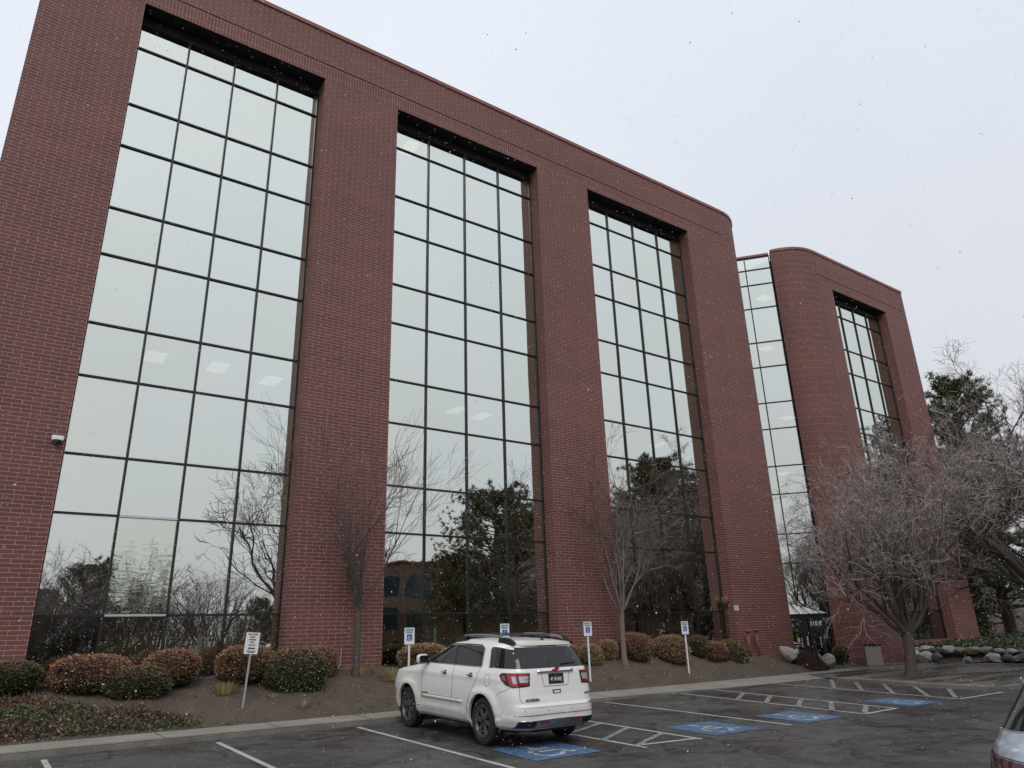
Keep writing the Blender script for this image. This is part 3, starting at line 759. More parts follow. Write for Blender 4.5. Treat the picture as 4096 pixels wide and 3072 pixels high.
for i, (x, lab) in enumerate(((26.08, 'left red standpipe with siamese hose caps by the brick pier'), (26.66, 'right red standpipe with hose caps and a drain pipe beside it'))):
    z0 = bedz(x, 20.1)-0.1
    sp = empty('standpipe', (x, 20.1, z0), 0, lab, 'standpipe', 'red standpipes by the pier')
    bm = MB(); bm.tube([(0, 0, 0), (0, 0, 1.02)], 0.058, 12); bm.build('pipe', M['pipe_red'], sp, True)
    bm = MB(); bm.tube([(0, 0, 1.02), (0, -0.0, 1.10)], 0.075, 12); bm.tube([(0, 0, 1.07), (0.13, -0.08, 1.10)], 0.05, 10); bm.tube([(0, 0, 1.07), (-0.11, -0.10, 1.10)], 0.05, 10)
    bm.build('hose_inlet', M['pipe_red'], sp, True)
    if i: bm = MB(); bm.tube([(0.13, 0.05, 0), (0.10, 0.05, 0.55)], 0.015, 6); bm.build('drain_pipe', M['alu'], sp)
cd_ = MB(); cd_.tube([(8.50, YF-0.03, 1.60), (8.47, YF-0.03, 1.15), (8.40, YF-0.06, 1.06), (8.33, YF-0.10, 1.05)], 0.014, 6)
tag(cd_.build('conduit_pipe', simple('galvanised', (0.42, 0.43, 0.44), 0.45, 0.5)), 'thin grey conduit on the brick pier beside the slender bare tree', 'pipe')
M['galv'] = bpy.data.materials['galvanised']
# ------------------------------------------------------------------ foliage materials
def leaf_mat(name, stops, rough=0.5, scale=6, trans=0.0):
    g = NG(name); r = g.geo('Random Per Island')
    c = g.ramp(r, stops)
    g.bsdf(c, rough); return g.m
def bush_mat(name, low, high, bias):
    """bronzed winter tips above, green below (leaf colour, by height in the bush)"""
    g = NG(name); r = g.geo('Random Per Island'); P = g.coord('Generated'); s = g.n('ShaderNodeSeparateXYZ'); g.l(P, s.inputs[0])
    a = g.n('ShaderNodeMath', _operation='ADD'); g.l(s.outputs['Z'], a.inputs[0])
    nn = g.n('ShaderNodeMath', _operation='MULTIPLY_ADD'); g.l(g.noise(g.geo('Position'), 2.2, 4, 0.7), nn.inputs[0]); nn.inputs[1].default_value = 1.3; nn.inputs[2].default_value = -0.65+bias; g.l(nn.outputs[0], a.inputs[1])
    k = g.ramp(a.outputs[0], [(0.35, 0), (0.85, 1)])
    cl = g.ramp(r, [(0, tuple(x*0.55 for x in low)), (0.6, low), (0.93, tuple(min(1, x*1.9) for x in low)), (1, (0.30, 0.24, 0.12))])
    ch = g.ramp(r, [(0, tuple(x*0.55 for x in high)), (0.5, high), (0.88, tuple(min(1, x*1.8) for x in high)), (1, (0.45, 0.33, 0.19))])
    g.bsdf(g.mix(k, cl, ch), 0.45); return g.m
M['bush_green'] = bush_mat('boxwood_leaves', (0.060, 0.072, 0.029), (0.170, 0.105, 0.052), -0.05)
M['bush_brown'] = bush_mat('bronzed_leaves', (0.103, 0.079, 0.041), (0.287, 0.143, 0.083), 0.25)
M['bush_tan'] = bush_mat('tan_leaves', (0.103, 0.097, 0.041), (0.333, 0.218, 0.109), 0.30)
M['core'] = simple('shrub_shade_core', (0.016, 0.014, 0.009), 0.9)  # near-black fill, paints the shade seen in gaps between leaves
M['bark'] = simple('tree_bark', (0.085, 0.068, 0.060), 0.85, var=0.35, scale=14)
M['bark_pale'] = simple('pale_bark', (0.17, 0.145, 0.135), 0.8, var=0.35, scale=12)
M['twig'] = leaf_mat('twigs', [(0, (0.081, 0.059, 0.057)), (0.6, (0.155, 0.119, 0.111)), (1, (0.284, 0.236, 0.223))], 0.8)
M['twig_red'] = leaf_mat('reddish_twigs', [(0, (0.081, 0.052, 0.049)), (0.6, (0.138, 0.092, 0.086)), (1, (0.207, 0.149, 0.138))], 0.8)
M['twig_pale'] = leaf_mat('pale_twigs', [(0, (0.121, 0.095, 0.092)), (0.5, (0.257, 0.209, 0.203)), (1, (0.486, 0.419, 0.405))], 0.8)
M['pine'] = leaf_mat('pine_needles', [(0, (0.037, 0.061, 0.024)), (0.7, (0.091, 0.126, 0.053)), (1, (0.194, 0.204, 0.091))], 0.6)
M['pine_brown'] = leaf_mat('bronzed_needles', [(0, (0.044, 0.045, 0.020)), (0.6, (0.119, 0.106, 0.050)), (1, (0.250, 0.188, 0.094))], 0.6)
M['grass'] = leaf_mat('dry_grass', [(0, (0.14, 0.10, 0.04)), (0.6, (0.33, 0.25, 0.11)), (1, (0.52, 0.42, 0.22))], 0.8)
M['ivy'] = leaf_mat('ivy_leaves', [(0, (0.017, 0.028, 0.011)), (0.7, (0.045, 0.070, 0.025)), (1, (0.105, 0.147, 0.056))], 0.4)
M['litter'] = leaf_mat('dead_creeper', [(0, (0.047, 0.027, 0.020)), (0.6, (0.135, 0.074, 0.054)), (1, (0.324, 0.216, 0.149))], 0.8)
M['creeper_green'] = leaf_mat('green_creeper', [(0, (0.024, 0.041, 0.016)), (0.6, (0.068, 0.115, 0.043)), (1, (0.162, 0.243, 0.095))], 0.5)
M['deadshrub'] = leaf_mat('dead_shrub', [(0, (0.028, 0.016, 0.013)), (0.6, (0.070, 0.036, 0.028)), (1, (0.14, 0.08, 0.06))], 0.8)

def rand_unit(rg):
    while True:
        v = Vector((rg.uniform(-1, 1), rg.uniform(-1, 1), rg.uniform(-1, 1)))
        if 0.05 < v.length < 1: return v.normalized()
class Raw:
    def __init__(s): s.v = []; s.f = []; s.m = []
    def leaf(s, p, d, n, L, W, mi=0):
        b = len(s.v); sd = d.cross(n).normalized()*W*0.5
        s.v += [p-sd*0.6, p+d*L*0.5-sd+n*L*0.05, p+d*L, p+d*L*0.5+sd+n*L*0.05]; s.f.append((b, b+1, b+2, b+3)); s.m.append(mi)
    def tri(s, a, b, c, mi=0):
        k = len(s.v); s.v += [a, b, c]; s.f.append((k, k+1, k+2)); s.m.append(mi)
    def tube(s, pts, rads, n=3, mi=0):
        k0 = len(s.v); N = len(pts); a = None
        for i, p in enumerate(pts):
            t = (pts[min(i+1, N-1)]-pts[max(i-1, 0)]).normalized()
            a = t.orthogonal().normalized() if a is None else (a-t*a.dot(t)).normalized()
            b = t.cross(a)
            for j in range(n):
                an = 2*pi*j/n; s.v.append(p+a*(rads[i]*cos(an))+b*(rads[i]*sin(an)))
        for i in range(N-1):
            for j in range(n):
                q = k0+i*n+j; q2 = k0+i*n+(j+1) % n; s.f.append((q, q2, q2+n, q+n)); s.m.append(mi)
    def build(s, name, mats, parent=None, smooth=False):
        me = bpy.data.meshes.new(name); me.from_pydata([tuple(v) for v in s.v], [], s.f)
        if not isinstance(mats, (list, tuple)): mats = [mats]
        for m in mats: me.materials.append(m)
        me.polygons.foreach_set('material_index', s.m)
        if smooth: me.polygons.foreach_set('use_smooth', [True]*len(me.polygons))
        me.update(); o = bpy.data.objects.new(name, me); COL.objects.link(o)
        if parent: o.parent = parent
        return o

# ------------------------------------------------------------------ clipped shrubs
def bush_mesh(seed, n_leaf, mat, ex=2.9, bot=0.88, leafs=0.034):
    """unit shrub: radius 0.5 in x/y, z from 0 to 1"""
    rg = random.Random(seed); r = Raw(); off = seed*3.7
    def surf(d, k=1.0):
        q = (abs(d.x)**ex+abs(d.y)**ex+abs(d.z)**ex)**(-1/ex)
        p = Vector((d.x*q*0.5, d.y*q*0.5, d.z*q*0.5))
        nn = 1+0.11*noise.noise(Vector((d.x*1.6+off, d.y*1.6, d.z*1.6)))+0.035*noise.noise(Vector((d.x*5+off, d.y*5, d.z*5)))
        p *= nn*k
        taper = lerp(bot, 1.0, (p.z+0.5)*2.0)
        return Vector((p.x*taper, p.y*taper, p.z+0.5))
    nu, nv = 28, 14; k0 = len(r.v)
    for j in range(nv+1):
        for i in range(nu):
            th = 2*pi*i/nu; ph = -pi/2+pi*j/nv
            r.v.append(surf(Vector((cos(th)*cos(ph), sin(th)*cos(ph), sin(ph))), 0.955))
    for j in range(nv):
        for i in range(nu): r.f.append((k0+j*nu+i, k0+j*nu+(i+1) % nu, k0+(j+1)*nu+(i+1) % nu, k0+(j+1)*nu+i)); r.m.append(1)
    for _ in range(n_leaf):
        d = rand_unit(rg); hole = noise.noise(Vector((d.x*3.2+off, d.y*3.2, d.z*3.2)))
        if hole < -0.33 and rg.random() < 0.75: continue
        p = surf(d, rg.uniform(0.93, 1.03) if rg.random() > 0.05 else rg.uniform(1.03, 1.10))
        if p.z < 0.03: continue
        dr = (d*0.9+rand_unit(rg)*0.9).normalized(); n = rand_unit(rg)
        L = leafs*rg.uniform(0.6, 1.5); r.leaf(p, dr, n, L, L*0.55)
    return r
bush_src = {}
def get_bush(kind, seed):
    key = (kind, seed)
    if key not in bush_src:
        mat = {'g': M['bush_green'], 'b': M['bush_brown'], 't': M['bush_tan']}[kind]
        o = bush_mesh(seed, 15000, mat).build('clipped_shrub', [mat, M['core']]); bush_src[key] = o; return o, True
    return bush_src[key], False
BUSHES = [
 (-75, 142, 2648, 2758, 'g', 1, 'olive green clipped shrub cut off by the left edge of the photo'),
 (203, 494, 2623, 2762, 'b', 2, 'wide russet clipped shrub by the first window bay, left of the low green one'),
 (407, 669, 2665, 2801, 'g', 3, 'low dark green clipped shrub nearest the kerb beside the creeper patch'),
 (575, 785, 2602, 2727, 'b', 1, 'russet clipped shrub behind the low green one, under the first window bay'),
 (1215, 1347, 2586, 2698, 'b', 3, 'russet shrub half hidden behind the largest shrub, against the brick pier'),
 (866, 1079, 2585, 2716, 'b', 2, 'reddish clipped shrub behind the white guest parking sign'),
 (1043, 1305, 2597, 2782, 'g', 1, 'largest dark green clipped shrub right of the guest parking sign'),
 (1594, 1790, 2577, 2680, 't', 2, 'tan clipped shrub behind the front fender of the white car'),
 (2225, 2330, 2582, 2650, 't', 1, 'small tan shrub just left of the round shrub behind the reserved parking sign'),
 (2311, 2411, 2579, 2665, 't', 3, 'round tan shrub directly behind the reserved parking sign right of the white car'),
 (2392, 2473, 2559, 2646, 't', 2, 'small brown round shrub left of the second bare tree trunk'),
 (2463, 2608, 2533, 2640, 'b', 1, 'big brown shrub right behind the second bare tree trunk'),
 (2610, 2759, 2543, 2658, 't', 3, 'large tan clipped shrub left of the farthest reserved parking sign'),
 (2752, 2835, 2542, 2621, 'g', 2, 'green round shrub against the third window bay, behind the farthest parking sign'),
 (2789, 2910, 2567, 2649, 'b', 2, 'round brown shrub standing forward, right of the farthest reserved parking sign'),
 (2883, 2947, 2563, 2611, 'g', 3, 'smallest dark green shrub at the foot of the pier with the bell'),
]
for (x0, x1, yt, yb, kind, seed, lab) in BUSHES:
    cx = (x0+x1)/2; p = hit(cx, yb-4, bedz); depth = p.dot(CF)-ZC*CF.z; wd = (x1-x0)*depth/F_PX
    vd = Vector((p.x, p.y)).normalized(); c = Vector((p.x, p.y))+vd*wd*0.33
    if c.y > YF-0.38*min(wd, 1.0): c *= (YF-0.38*min(wd, 1.0))/c.y
    zt = at_dist(cx, yt, c.x, c.y).z; z0 = p.z-0.10
    src, new = get_bush(kind, seed); o = src if new else src.copy()
    if not new: COL.objects.link(o)
    o.location = (c.x, c.y, z0); o.scale = (wd*0.93, min(wd, 1.3)*0.92, (zt-z0)*0.99); o.rotation_euler = (0, 0, R.uniform(-0.15, 0.15))
    tag(o, lab, 'shrub', 'clipped shrubs along the building')
# shrub by the litter bin on a short stem
p = hit(3374, 2668, lambda x, y: 0.05); sh = empty('clipped_shrub', (p.x, p.y, 0.04), 0, 'small upright green shrub on a short stem beside the litter bin', 'shrub')
dep = p.dot(CF); w_ = 66*dep/F_PX
fo = bush_mesh(9, 7000, None, 2.4, 0.45, 0.05).build('foliage', [M['bush_green'], M['core']], sh); fo.scale = (w_, w_*0.9, 0.80); fo.location = (0, 0, 0.12)
rw = Raw(); rw.tube([Vector((0, 0, 0)), Vector((0.01, 0, 0.35))], [0.03, 0.02], 6); rw.build('stem', M['bark'], sh)

# ------------------------------------------------------------------ bare trees
def bare_tree_raw(seed, H, trunk_h, r0, n_limb, limb_ang, levels, spread=1.0, tang=0.16, up=0.35, kids=(5, 5, 5), thin=0.0042, lean=(0, 0), ratio=0.62, droop=0.0):
    rg = random.Random(seed); big = Raw(); tw = Raw()
    def grow(p, d, L, r, lvl):
        ns = 6 if lvl <= 1 else 4 if lvl == 2 else 3
        pts = [p.copy()]; rads = [r]; dd = d.copy(); step = L/ns
        r1 = max(thin*0.55, r*(0.42 if lvl < levels else 0.5))
        for i in range(ns):
            dd = (dd+rand_unit(rg)*tang*(1+0.35*lvl)+Vector((0, 0, up*0.16 if lvl < 3 else up*0.10-droop))).normalized()
            p = p+dd*step; pts.append(p.copy()); rads.append(r+(r1-r)*(i+1)/ns)
        (big if r > 0.016 else tw).tube(pts, rads, 7 if r > 0.06 else 5 if r > 0.016 else 3)
        if lvl >= levels: return
        nk = kids[min(lvl, len(kids)-1)]
        for k in range(nk):
            t = rg.uniform(0.25, 1.0) if k else 1.0
            i = min(ns-1, int(t*ns)); f = t*ns-i; q = pts[i].lerp(pts[i+1], min(1, f)); ax = (pts[i+1]-pts[i]).normalized()
            ang = radians(rg.uniform(18, 48))*spread*(1.0 if k else 0.4); sdv = ax.orthogonal().normalized(); sdv.rotate(Matrix.Rotation(rg.uniform(0, 2*pi), 3, ax))
            nd = (ax*cos(ang)+sdv*sin(ang)).normalized(); rr = rads[i]+(rads[i+1]-rads[i])*f
            grow(q, nd, L*ratio*rg.uniform(0.7, 1.15), max(thin, rr*rg.uniform(0.5, 0.75)), lvl+1)
    tp = [Vector((0, 0, -0.15)), Vector((0, 0, 0.0))]; tr = [r0*1.35, r0*1.18]; p = Vector((0, 0, 0))
    for i in range(6):
        p = p+Vector((lean[0]*trunk_h/6+rg.uniform(-1, 1)*0.015, lean[1]*trunk_h/6+rg.uniform(-1, 1)*0.015, trunk_h/6)); tp.append(p.copy()); tr.append(r0*(1.0-0.02*i))
    big.tube(tp, tr, 12)
    L1 = (H-trunk_h)*0.52
    for k in range(n_limb):
        az = 2*pi*(k+rg.uniform(-0.25, 0.25))/n_limb; an = radians(limb_ang*rg.uniform(0.55, 1.25))
        if k == 0 and n_limb > 4: an *= 0.25
        d = Vector((cos(az)*sin(an), sin(az)*sin(an), cos(an)))
        grow(tp[-1]-Vector((0, 0, rg.uniform(0.0, 0.25)*min(1, trunk_h*0.4))), d, L1*rg.uniform(0.85, 1.15), r0*rg.uniform(0.42, 0.62), 1)
    return big, tw
def place_tree(name, raws, loc, rz, label, cat='tree', group=None, mats=None, scale=1.0, parts=('trunk', 'crown')):
    e = empty(name, loc, rz, label, cat, group); e.scale = (scale,)*3
    mats = mats or (M['bark'], M['twig'])
    raws[0].build(parts[0], mats[0], e, True); raws[1].build(parts[1], mats[1], e); return e
def copy_tree(e, loc, rz, label, group=None, scale=1.0):
    c = e.copy(); COL.objects.link(c); c.location = loc; c.rotation_euler = (0, 0, rz); c.scale = (scale,)*3; c['label'] = label
    if group: c['group'] = group
    elif 'group' in c: del c['group']
    for ch in list(e.children):
        k = ch.copy(); COL.objects.link(k); k.parent = c
    return c
b = hit(1423, 2704, bedz)
place_tree('bare_tree', bare_tree_raw(11, 6.1, 1.75, 0.095, 9, 31, 5, 0.95, 0.07, 0.42, (5, 4, 4, 3), thin=0.0046, ratio=0.70), b, 0.4,
           'slender vase shaped bare tree in front of the pier between the first two window bays', mats=(M['bark'], M['twig_red']))
b = hit(2500, 2652, bedz)
place_tree('bare_tree', bare_tree_raw(23, 6.9, 1.7, 0.10, 8, 28, 5, 1.05, 0.13, 0.32, (5, 4, 4, 4), thin=0.0052, ratio=0.62), b, 1.4,
           'grey bare tree with tangled twigs in front of the third window bay', mats=(M['bark_pale'], M['twig']))
b = Vector((27.74, 14.53, plazaz(27.74, 14.53)))
t3 = place_tree('bare_tree', bare_tree_raw(31, 8.0, 1.45, 0.195, 9, 44, 5, 1.2, 0.19, 0.42, (7, 5, 5, 5), thin=0.0066, ratio=0.62, lean=(0.13, -0.09)), b, 0.2,
           'spreading bare tree with a thick forked trunk growing out of the plaza paving', mats=(M['bark'], M['twig_pale']))
# pale upright shoots in its crown
rw = Raw(); rg = random.Random(5)
for k in range(46):
    az = rg.uniform(0, 2*pi); rr = rg.uniform(0.3, 2.2); p = Vector((cos(az)*rr+0.25, sin(az)*rr-0.15, 1.75+rr*0.9)); d = Vector((cos(az)*0.12, sin(az)*0.12, 1)).normalized(); pts = [p]; 
    for i in range(6): d = (d+rand_unit(rg)*0.10).normalized(); p = p+d*rg.uniform(0.25, 0.45); pts.append(p)
    rw.tube(pts, [0.030-0.0035*i for i in range(7)], 5)
rw.build('water_shoots', M['bark_pale'], t3, True)
# grate / soil square at its foot
bm = MB(); x, y = 27.74, 14.53
bm.quad([(x-0.9, y-0.55, plazaz(x-0.9, y-0.55)+0.012), (x+0.6, y-0.55, plazaz(x+0.6, y-0.55)+0.012), (x+0.6, y+0.55, plazaz(x+0.6, y+0.55)+0.012), (x-0.9, y+0.55, plazaz(x-0.9, y+0.55)+0.012)])
bm.build('soil_bed', M['soil'])['kind'] = 'structure'
d = ray(4270, 2600); b = Vector((d.x, d.y)).normalized()*36; 
t4 = place_tree('bare_tree', bare_tree_raw(47, 12.6, 2.2, 0.30, 11, 56, 5, 1.2, 0.20, 0.30, (8, 7, 7, 6), thin=0.0085, ratio=0.58, droop=0.05), (b.x, b.y, 0.6), 0.0,
           'large bare tree whose boughs reach in from the right edge of the photo', mats=(M['bark'], M['twig_pale']))

# ------------------------------------------------------------------ pines
def pine_raw(seed, H, wid, nb=95, crown0=0.22, tufts=9, tuft=0.30, per=16, shape=0.6):
    rg = random.Random(seed); tr = Raw(); ne = Raw()
    tr.tube([Vector((0, 0, -0.4)), Vector((0.05*H*0.1, 0, H*0.5)), Vector((0, 0.02*H, H))], [0.022*H, 0.014*H, 0.003*H], 9)
    for k in range(nb):
        t = crown0+(1-crown0)*(k/nb)**0.9; z = H*t; az = rg.uniform(0, 2*pi); L = wid*(1-((t-crown0)/(1-crown0))**1.7)**shape*rg.uniform(0.55, 1.12)+0.25
        d = Vector((cos(az), sin(az), rg.uniform(-0.15, 0.25)+0.5*t)).normalized(); p = Vector((0.0, 0.02*H*t, z)); pts = [p.copy()]; ns = 4
        for i in range(ns): d = (d+rand_unit(rg)*0.16+Vector((0, 0, 0.08))).normalized(); p = p+d*L/ns; pts.append(p.copy())
        tr.tube(pts, [0.0045*H*(1-0.2*i) for i in range(ns+1)], 4)
        for j in range(tufts):
            u = rg.uniform(0.30, 1.05); i = min(ns-1, int(u*ns)); c = pts[i].lerp(pts[i+1], min(1.15, u*ns-i))
            c = c+Vector((rg.uniform(-1, 1), rg.uniform(-1, 1), rg.uniform(-0.5, 0.9)))*0.24*(L*0.30+0.25)
            ax = (d*0.7+Vector((0, 0, 0.6))+rand_unit(rg)*0.4).normalized()
            for q in range(per):
                v = (ax*0.55+rand_unit(rg)).normalized(); s = v.orthogonal().normalized()*tuft*0.075; l = tuft*rg.uniform(0.7, 1.25)
                ne.tri(c-s, c+s, c+v*l)
    return tr, ne
M['pbark'] = simple('pine_bark', (0.055, 0.042, 0.034), 0.9, var=0.4, scale=10)
def placed(px, dist): d = ray(px, 2520); v = Vector((d.x, d.y)).normalized()*dist; return v
v = placed(3835, 63); pA = place_tree('pine_tree', pine_raw(3, 15.2, 3.7, 170, 0.08, 20, 0.30, 15, 0.45), (v.x, v.y, 0.4), 0.3, 'dark green pine rising just beyond the right end of the brick building', mats=(M['pbark'], M['pine']))
v = placed(4045, 56); pB = place_tree('pine_tree', pine_raw(8, 16.6, 5.2, 190, 0.08, 20, 0.32, 15, 0.42), (v.x, v.y, 0.4), 1.3, 'tall broad pine behind the boughs at the right edge of the photo', mats=(M['pbark'], M['pine']))
v = placed(3925, 53.0)
pC = empty('pine_tree', (v.x, v.y, 0.6), 0, 'pine with an ivy covered trunk and drooping boughs beside the far building corner', 'tree')
rw = Raw(); rw.tube([Vector((0, 0, -0.3)), Vector((-0.15, 0, 2.5)), Vector((-0.5, 0, 5.5)), Vector((-0.6, 0, 10))], [0.50, 0.42, 0.34, 0.15], 12); rw.build('trunk', M['pbark'], pC, True)
rw = Raw(); rg = random.Random(77)
for k in range(2600):
    z = rg.uniform(0, 6); az = rg.uniform(0, 2*pi); r_ = 0.50-0.025*z+rg.uniform(0, 0.10); p = Vector((r_*cos(az)-0.09*z, r_*sin(az), z)); rw.leaf(p, rand_unit(rg), rand_unit(rg), 0.13, 0.12)
rw.build('ivy', M['ivy'], pC)
bo = Raw(); ne = Raw()
for k in range(38):
    z = rg.uniform(3.6, 10); az = rg.uniform(0, 2*pi) if k > 22 else rg.uniform(-2.6, 0.9); p = Vector((-0.09*z, 0, z)); d = Vector((cos(az), sin(az), 0.12)).normalized(); L = rg.uniform(2.5, 5.2); pts = [p.copy()]
    for i in range(5): d = (d+Vector((0, 0, -0.16))+rand_unit(rg)*0.12).normalized(); p = p+d*L/5; pts.append(p.copy())
    bo.tube(pts, [0.06-0.009*i for i in range(6)], 4)
    for j in range(20):
        u = rg.uniform(0.2, 1.0); i = min(4, int(u*5)); c = pts[i].lerp(pts[i+1], u*5-i)+Vector((rg.uniform(-1, 1), rg.uniform(-1, 1), rg.uniform(-0.9, 0.4)))*0.45
        for q in range(15):
            vv = (rand_unit(rg)+d*0.5).normalized(); s = vv.orthogonal().normalized()*0.032; ne.tri(c-s, c+s, c+vv*rg.uniform(0.25, 0.42))
bo.build('bough', M['pbark'], pC, True); ne.build('needles', M['pine'], pC)

v = placed(3945, 70); copy_tree(pA, (v.x, v.y, 0.5), 2.1, 'lower pine filling the gap between the two tall pines at the right', None, 0.98)
# ------------------------------------------------------------------ what the mirror glass shows from across the lot
YR = -13.0
def refl(px, py, yr): p = yplane(px, py, 2*YG-yr); return Vector((p.x, yr, p.z))
def gz(x, y): return lotz(x, y)
sA = place_tree('pine_tree', pine_raw(21, 12.0, 5.6, 170, 0.05, 26, 0.26, 16, 0.45), (0, 0, 0), 0, 'x', mats=(M['pbark'], M['pine_brown']))
first = True
REFP = [(1975, 1990, -13, 'bronze green pine across the lot mirrored in the second window bay', 1.0),
        (2150, 2060, -16, 'pine mirrored at the right side of the second window bay', 0.0),
        (2640, 1880, -15, 'tall pine across the lot mirrored in the third window bay', 0.0),
        (2800, 1990, -13, 'shorter pine mirrored at the right side of the third window bay', 0.0),
        (3590, 1720, -18, 'tall pine mirrored low in the farthest window bay', 0.0),
        (3500, 1900, -24, 'shorter pine mirrored at the left of the farthest window bay', 0.0),
        (2490, 2080, -20, 'low pine mirrored at the left of the third window bay', 0.0),
        (1830, 2230, -15, 'low pine mirrored left of the tall one in the second window bay', 0.0),
        (3660, 1960, -14, 'pine mirrored at the right of the farthest window bay', 0.0),
        (360, 2275, -31, 'pine mirrored low in the first window bay', 0.0),
        (2560, 1985, -17, 'pine mirrored between two others in the third window bay', 0.0),
        (2060, 2120, -19, 'pine mirrored just behind the tall one in the second window bay', 0.0),
        (1060, 2430, -30, 'small dark conifer mirrored at the bottom right of the first window bay', 0.0)]
for i, (px, py, yr, lab, s_) in enumerate(REFP):
    t = refl(px, py, yr); z0 = gz(t.x, yr); sc_f = (t.z-z0)/12.0
    if first: sA.location = (t.x, yr, z0); sA.scale = (sc_f,)*3; sA['label'] = lab; sA['group'] = 'pines across the parking lot'; first = False
    else: copy_tree(sA, (t.x, yr, z0), i*1.3, lab, 'pines across the parking lot', sc_f)
sB = place_tree('bare_tree', bare_tree_raw(61, 9.0, 1.6, 0.20, 6, 40, 5, 1.1, 0.16, 0.35, (6, 6, 5, 4), thin=0.009, ratio=0.62), (0, 0, 0), 0, 'x', mats=(M['bark'], M['twig']))
REFB = [(1330, 1800, -9, 'dark bare tree mirrored at the right edge of the first window bay'),
        (250, 2225, -24, 'bare tree mirrored at the left of the first window bay'),
        (520, 2200, -27, 'first of three bare trees mirrored side by side in the first window bay'),
        (640, 2235, -30, 'middle one of three bare trees mirrored side by side in the first window bay'),
        (860, 2245, -25, 'last of three bare trees mirrored side by side in the first window bay'),
        (2110, 2200, -8, 'bare tree mirrored at the right of the second window bay')]
for i, (px, py, yr, lab) in enumerate(REFB):
    t = refl(px, py, yr); z0 = gz(t.x, yr); sc_f = (t.z-z0)/9.0
    if i == 0: sB.location = (t.x, yr, z0); sB.scale = (sc_f,)*3; sB['label'] = lab; sB['group'] = 'bare trees across the parking lot'
    else: copy_tree(sB, (t.x, yr, z0), i*1.1, lab, 'bare trees across the parking lot', sc_f)
for i, (x, y, s_) in enumerate(((2, -19, 1.0), (-7, -24, 1.15), (-16, -16, 0.9))):
    copy_tree(sB, (x, y, gz(x, y)), 2+i*1.7, ('bare tree mirrored low in the tall angled glass above the entrance', 'bare tree behind the others mirrored above the entrance', 'bare tree at the far left edge of the lot, mirrored above the entrance')[i], 'bare trees across the parking lot', s_)
# brick building and added dark hedge mass across the lot
hb_ = empty('brick_building', (0, -34, -1.2), 0, 'low tan brick building with dark windows across the lot, mirrored in the glass', 'building')
M['tanbrick'] = simple('tan_brick', (0.16, 0.095, 0.065), 0.8, var=0.3, scale=9)
tA = refl(1480, 2245, -34); tB = refl(1960, 2300, -34); tC = refl(235, 2372, -34)
bm = MB(); bm.box((tA.x, -14, 0), (tB.x, 0, tA.z+1.2)); bm.build('wall', M['tanbrick'], hb_)
bm = MB(); bm.box((-14+tC.x, -14.5, 0), (tC.x, -0.5, tC.z+1.2)); bm.build('annex', M['tanbrick'], hb_)
M['farglass'] = simple('dark_window', (0.03, 0.05, 0.055), 0.1)
k = 0
for xx in range(int(tA.x)+1, int(tB.x)-2, 4):
    for zz in (0.9, 4.4, 7.9):
        if zz+2.2 < tA.z+0.8: bm = MB(); bm.box((xx+0.6, -0.02, zz), (xx+3.4, 0.05, zz+2.2)); bm.build('window', M['farglass'], hb_)
bm = MB(); bm.box((tA.x-0.2, -14.2, tA.z+1.2), (tB.x+0.2, 0.25, tA.z+1.45)); bm.build('roof', M['coping'], hb_)
# a belt of winter trees behind the lot, too dense to count
wd_ = Raw(); rg = random.Random(91)
for k in range(3600):
    x = rg.uniform(-70, 270); y = -46+rg.uniform(-8, 4); h = rg.uniform(3.5, 8.5); p = Vector((x, y, -1.4)); d = Vector((rg.uniform(-0.2, 0.2), 0, 1)).normalized(); pts = [p]
    for i in range(4): d = (d+rand_unit(rg)*0.12).normalized(); p = p+d*h/4; pts.append(p)
    wd_.tube(pts, [0.09, 0.07, 0.05, 0.035, 0.02], 3)
    for j in range(12):
        i = rg.randint(1, 3); q = pts[i].lerp(pts[i+1], rg.random()); v = (rand_unit(rg)+Vector((0, 0, 0.7))).normalized(); wd_.tube([q, q+v*rg.uniform(0.8, 1.8)], [0.03, 0.012], 3)
tag(wd_.build('woods', M['twig']), 'belt of bare winter trees behind the parking lot', 'woods', kind='stuff')
hg = Raw()  # unseen dark foliage, added so the lowest panes mirror something dark
for k in range(24000):
    x = rg.uniform(-60, 260); y = -37+rg.uniform(-1.5, 1.5) if not (2 < x < 30) else -32.5+rg.uniform(-1, 1); z = -1.5+rg.uniform(0, 3.9)*(0.75+0.25*noise.noise(Vector((x*0.3, 0, 0)))); hg.leaf(Vector((x, y, z)), rand_unit(rg), rand_unit(rg), 0.75, 0.6)
tag(hg.build('backdrop', M['ivy']), 'dark leafy mass added across the lot to darken the mirrored lower panes', 'backdrop', kind='stuff')

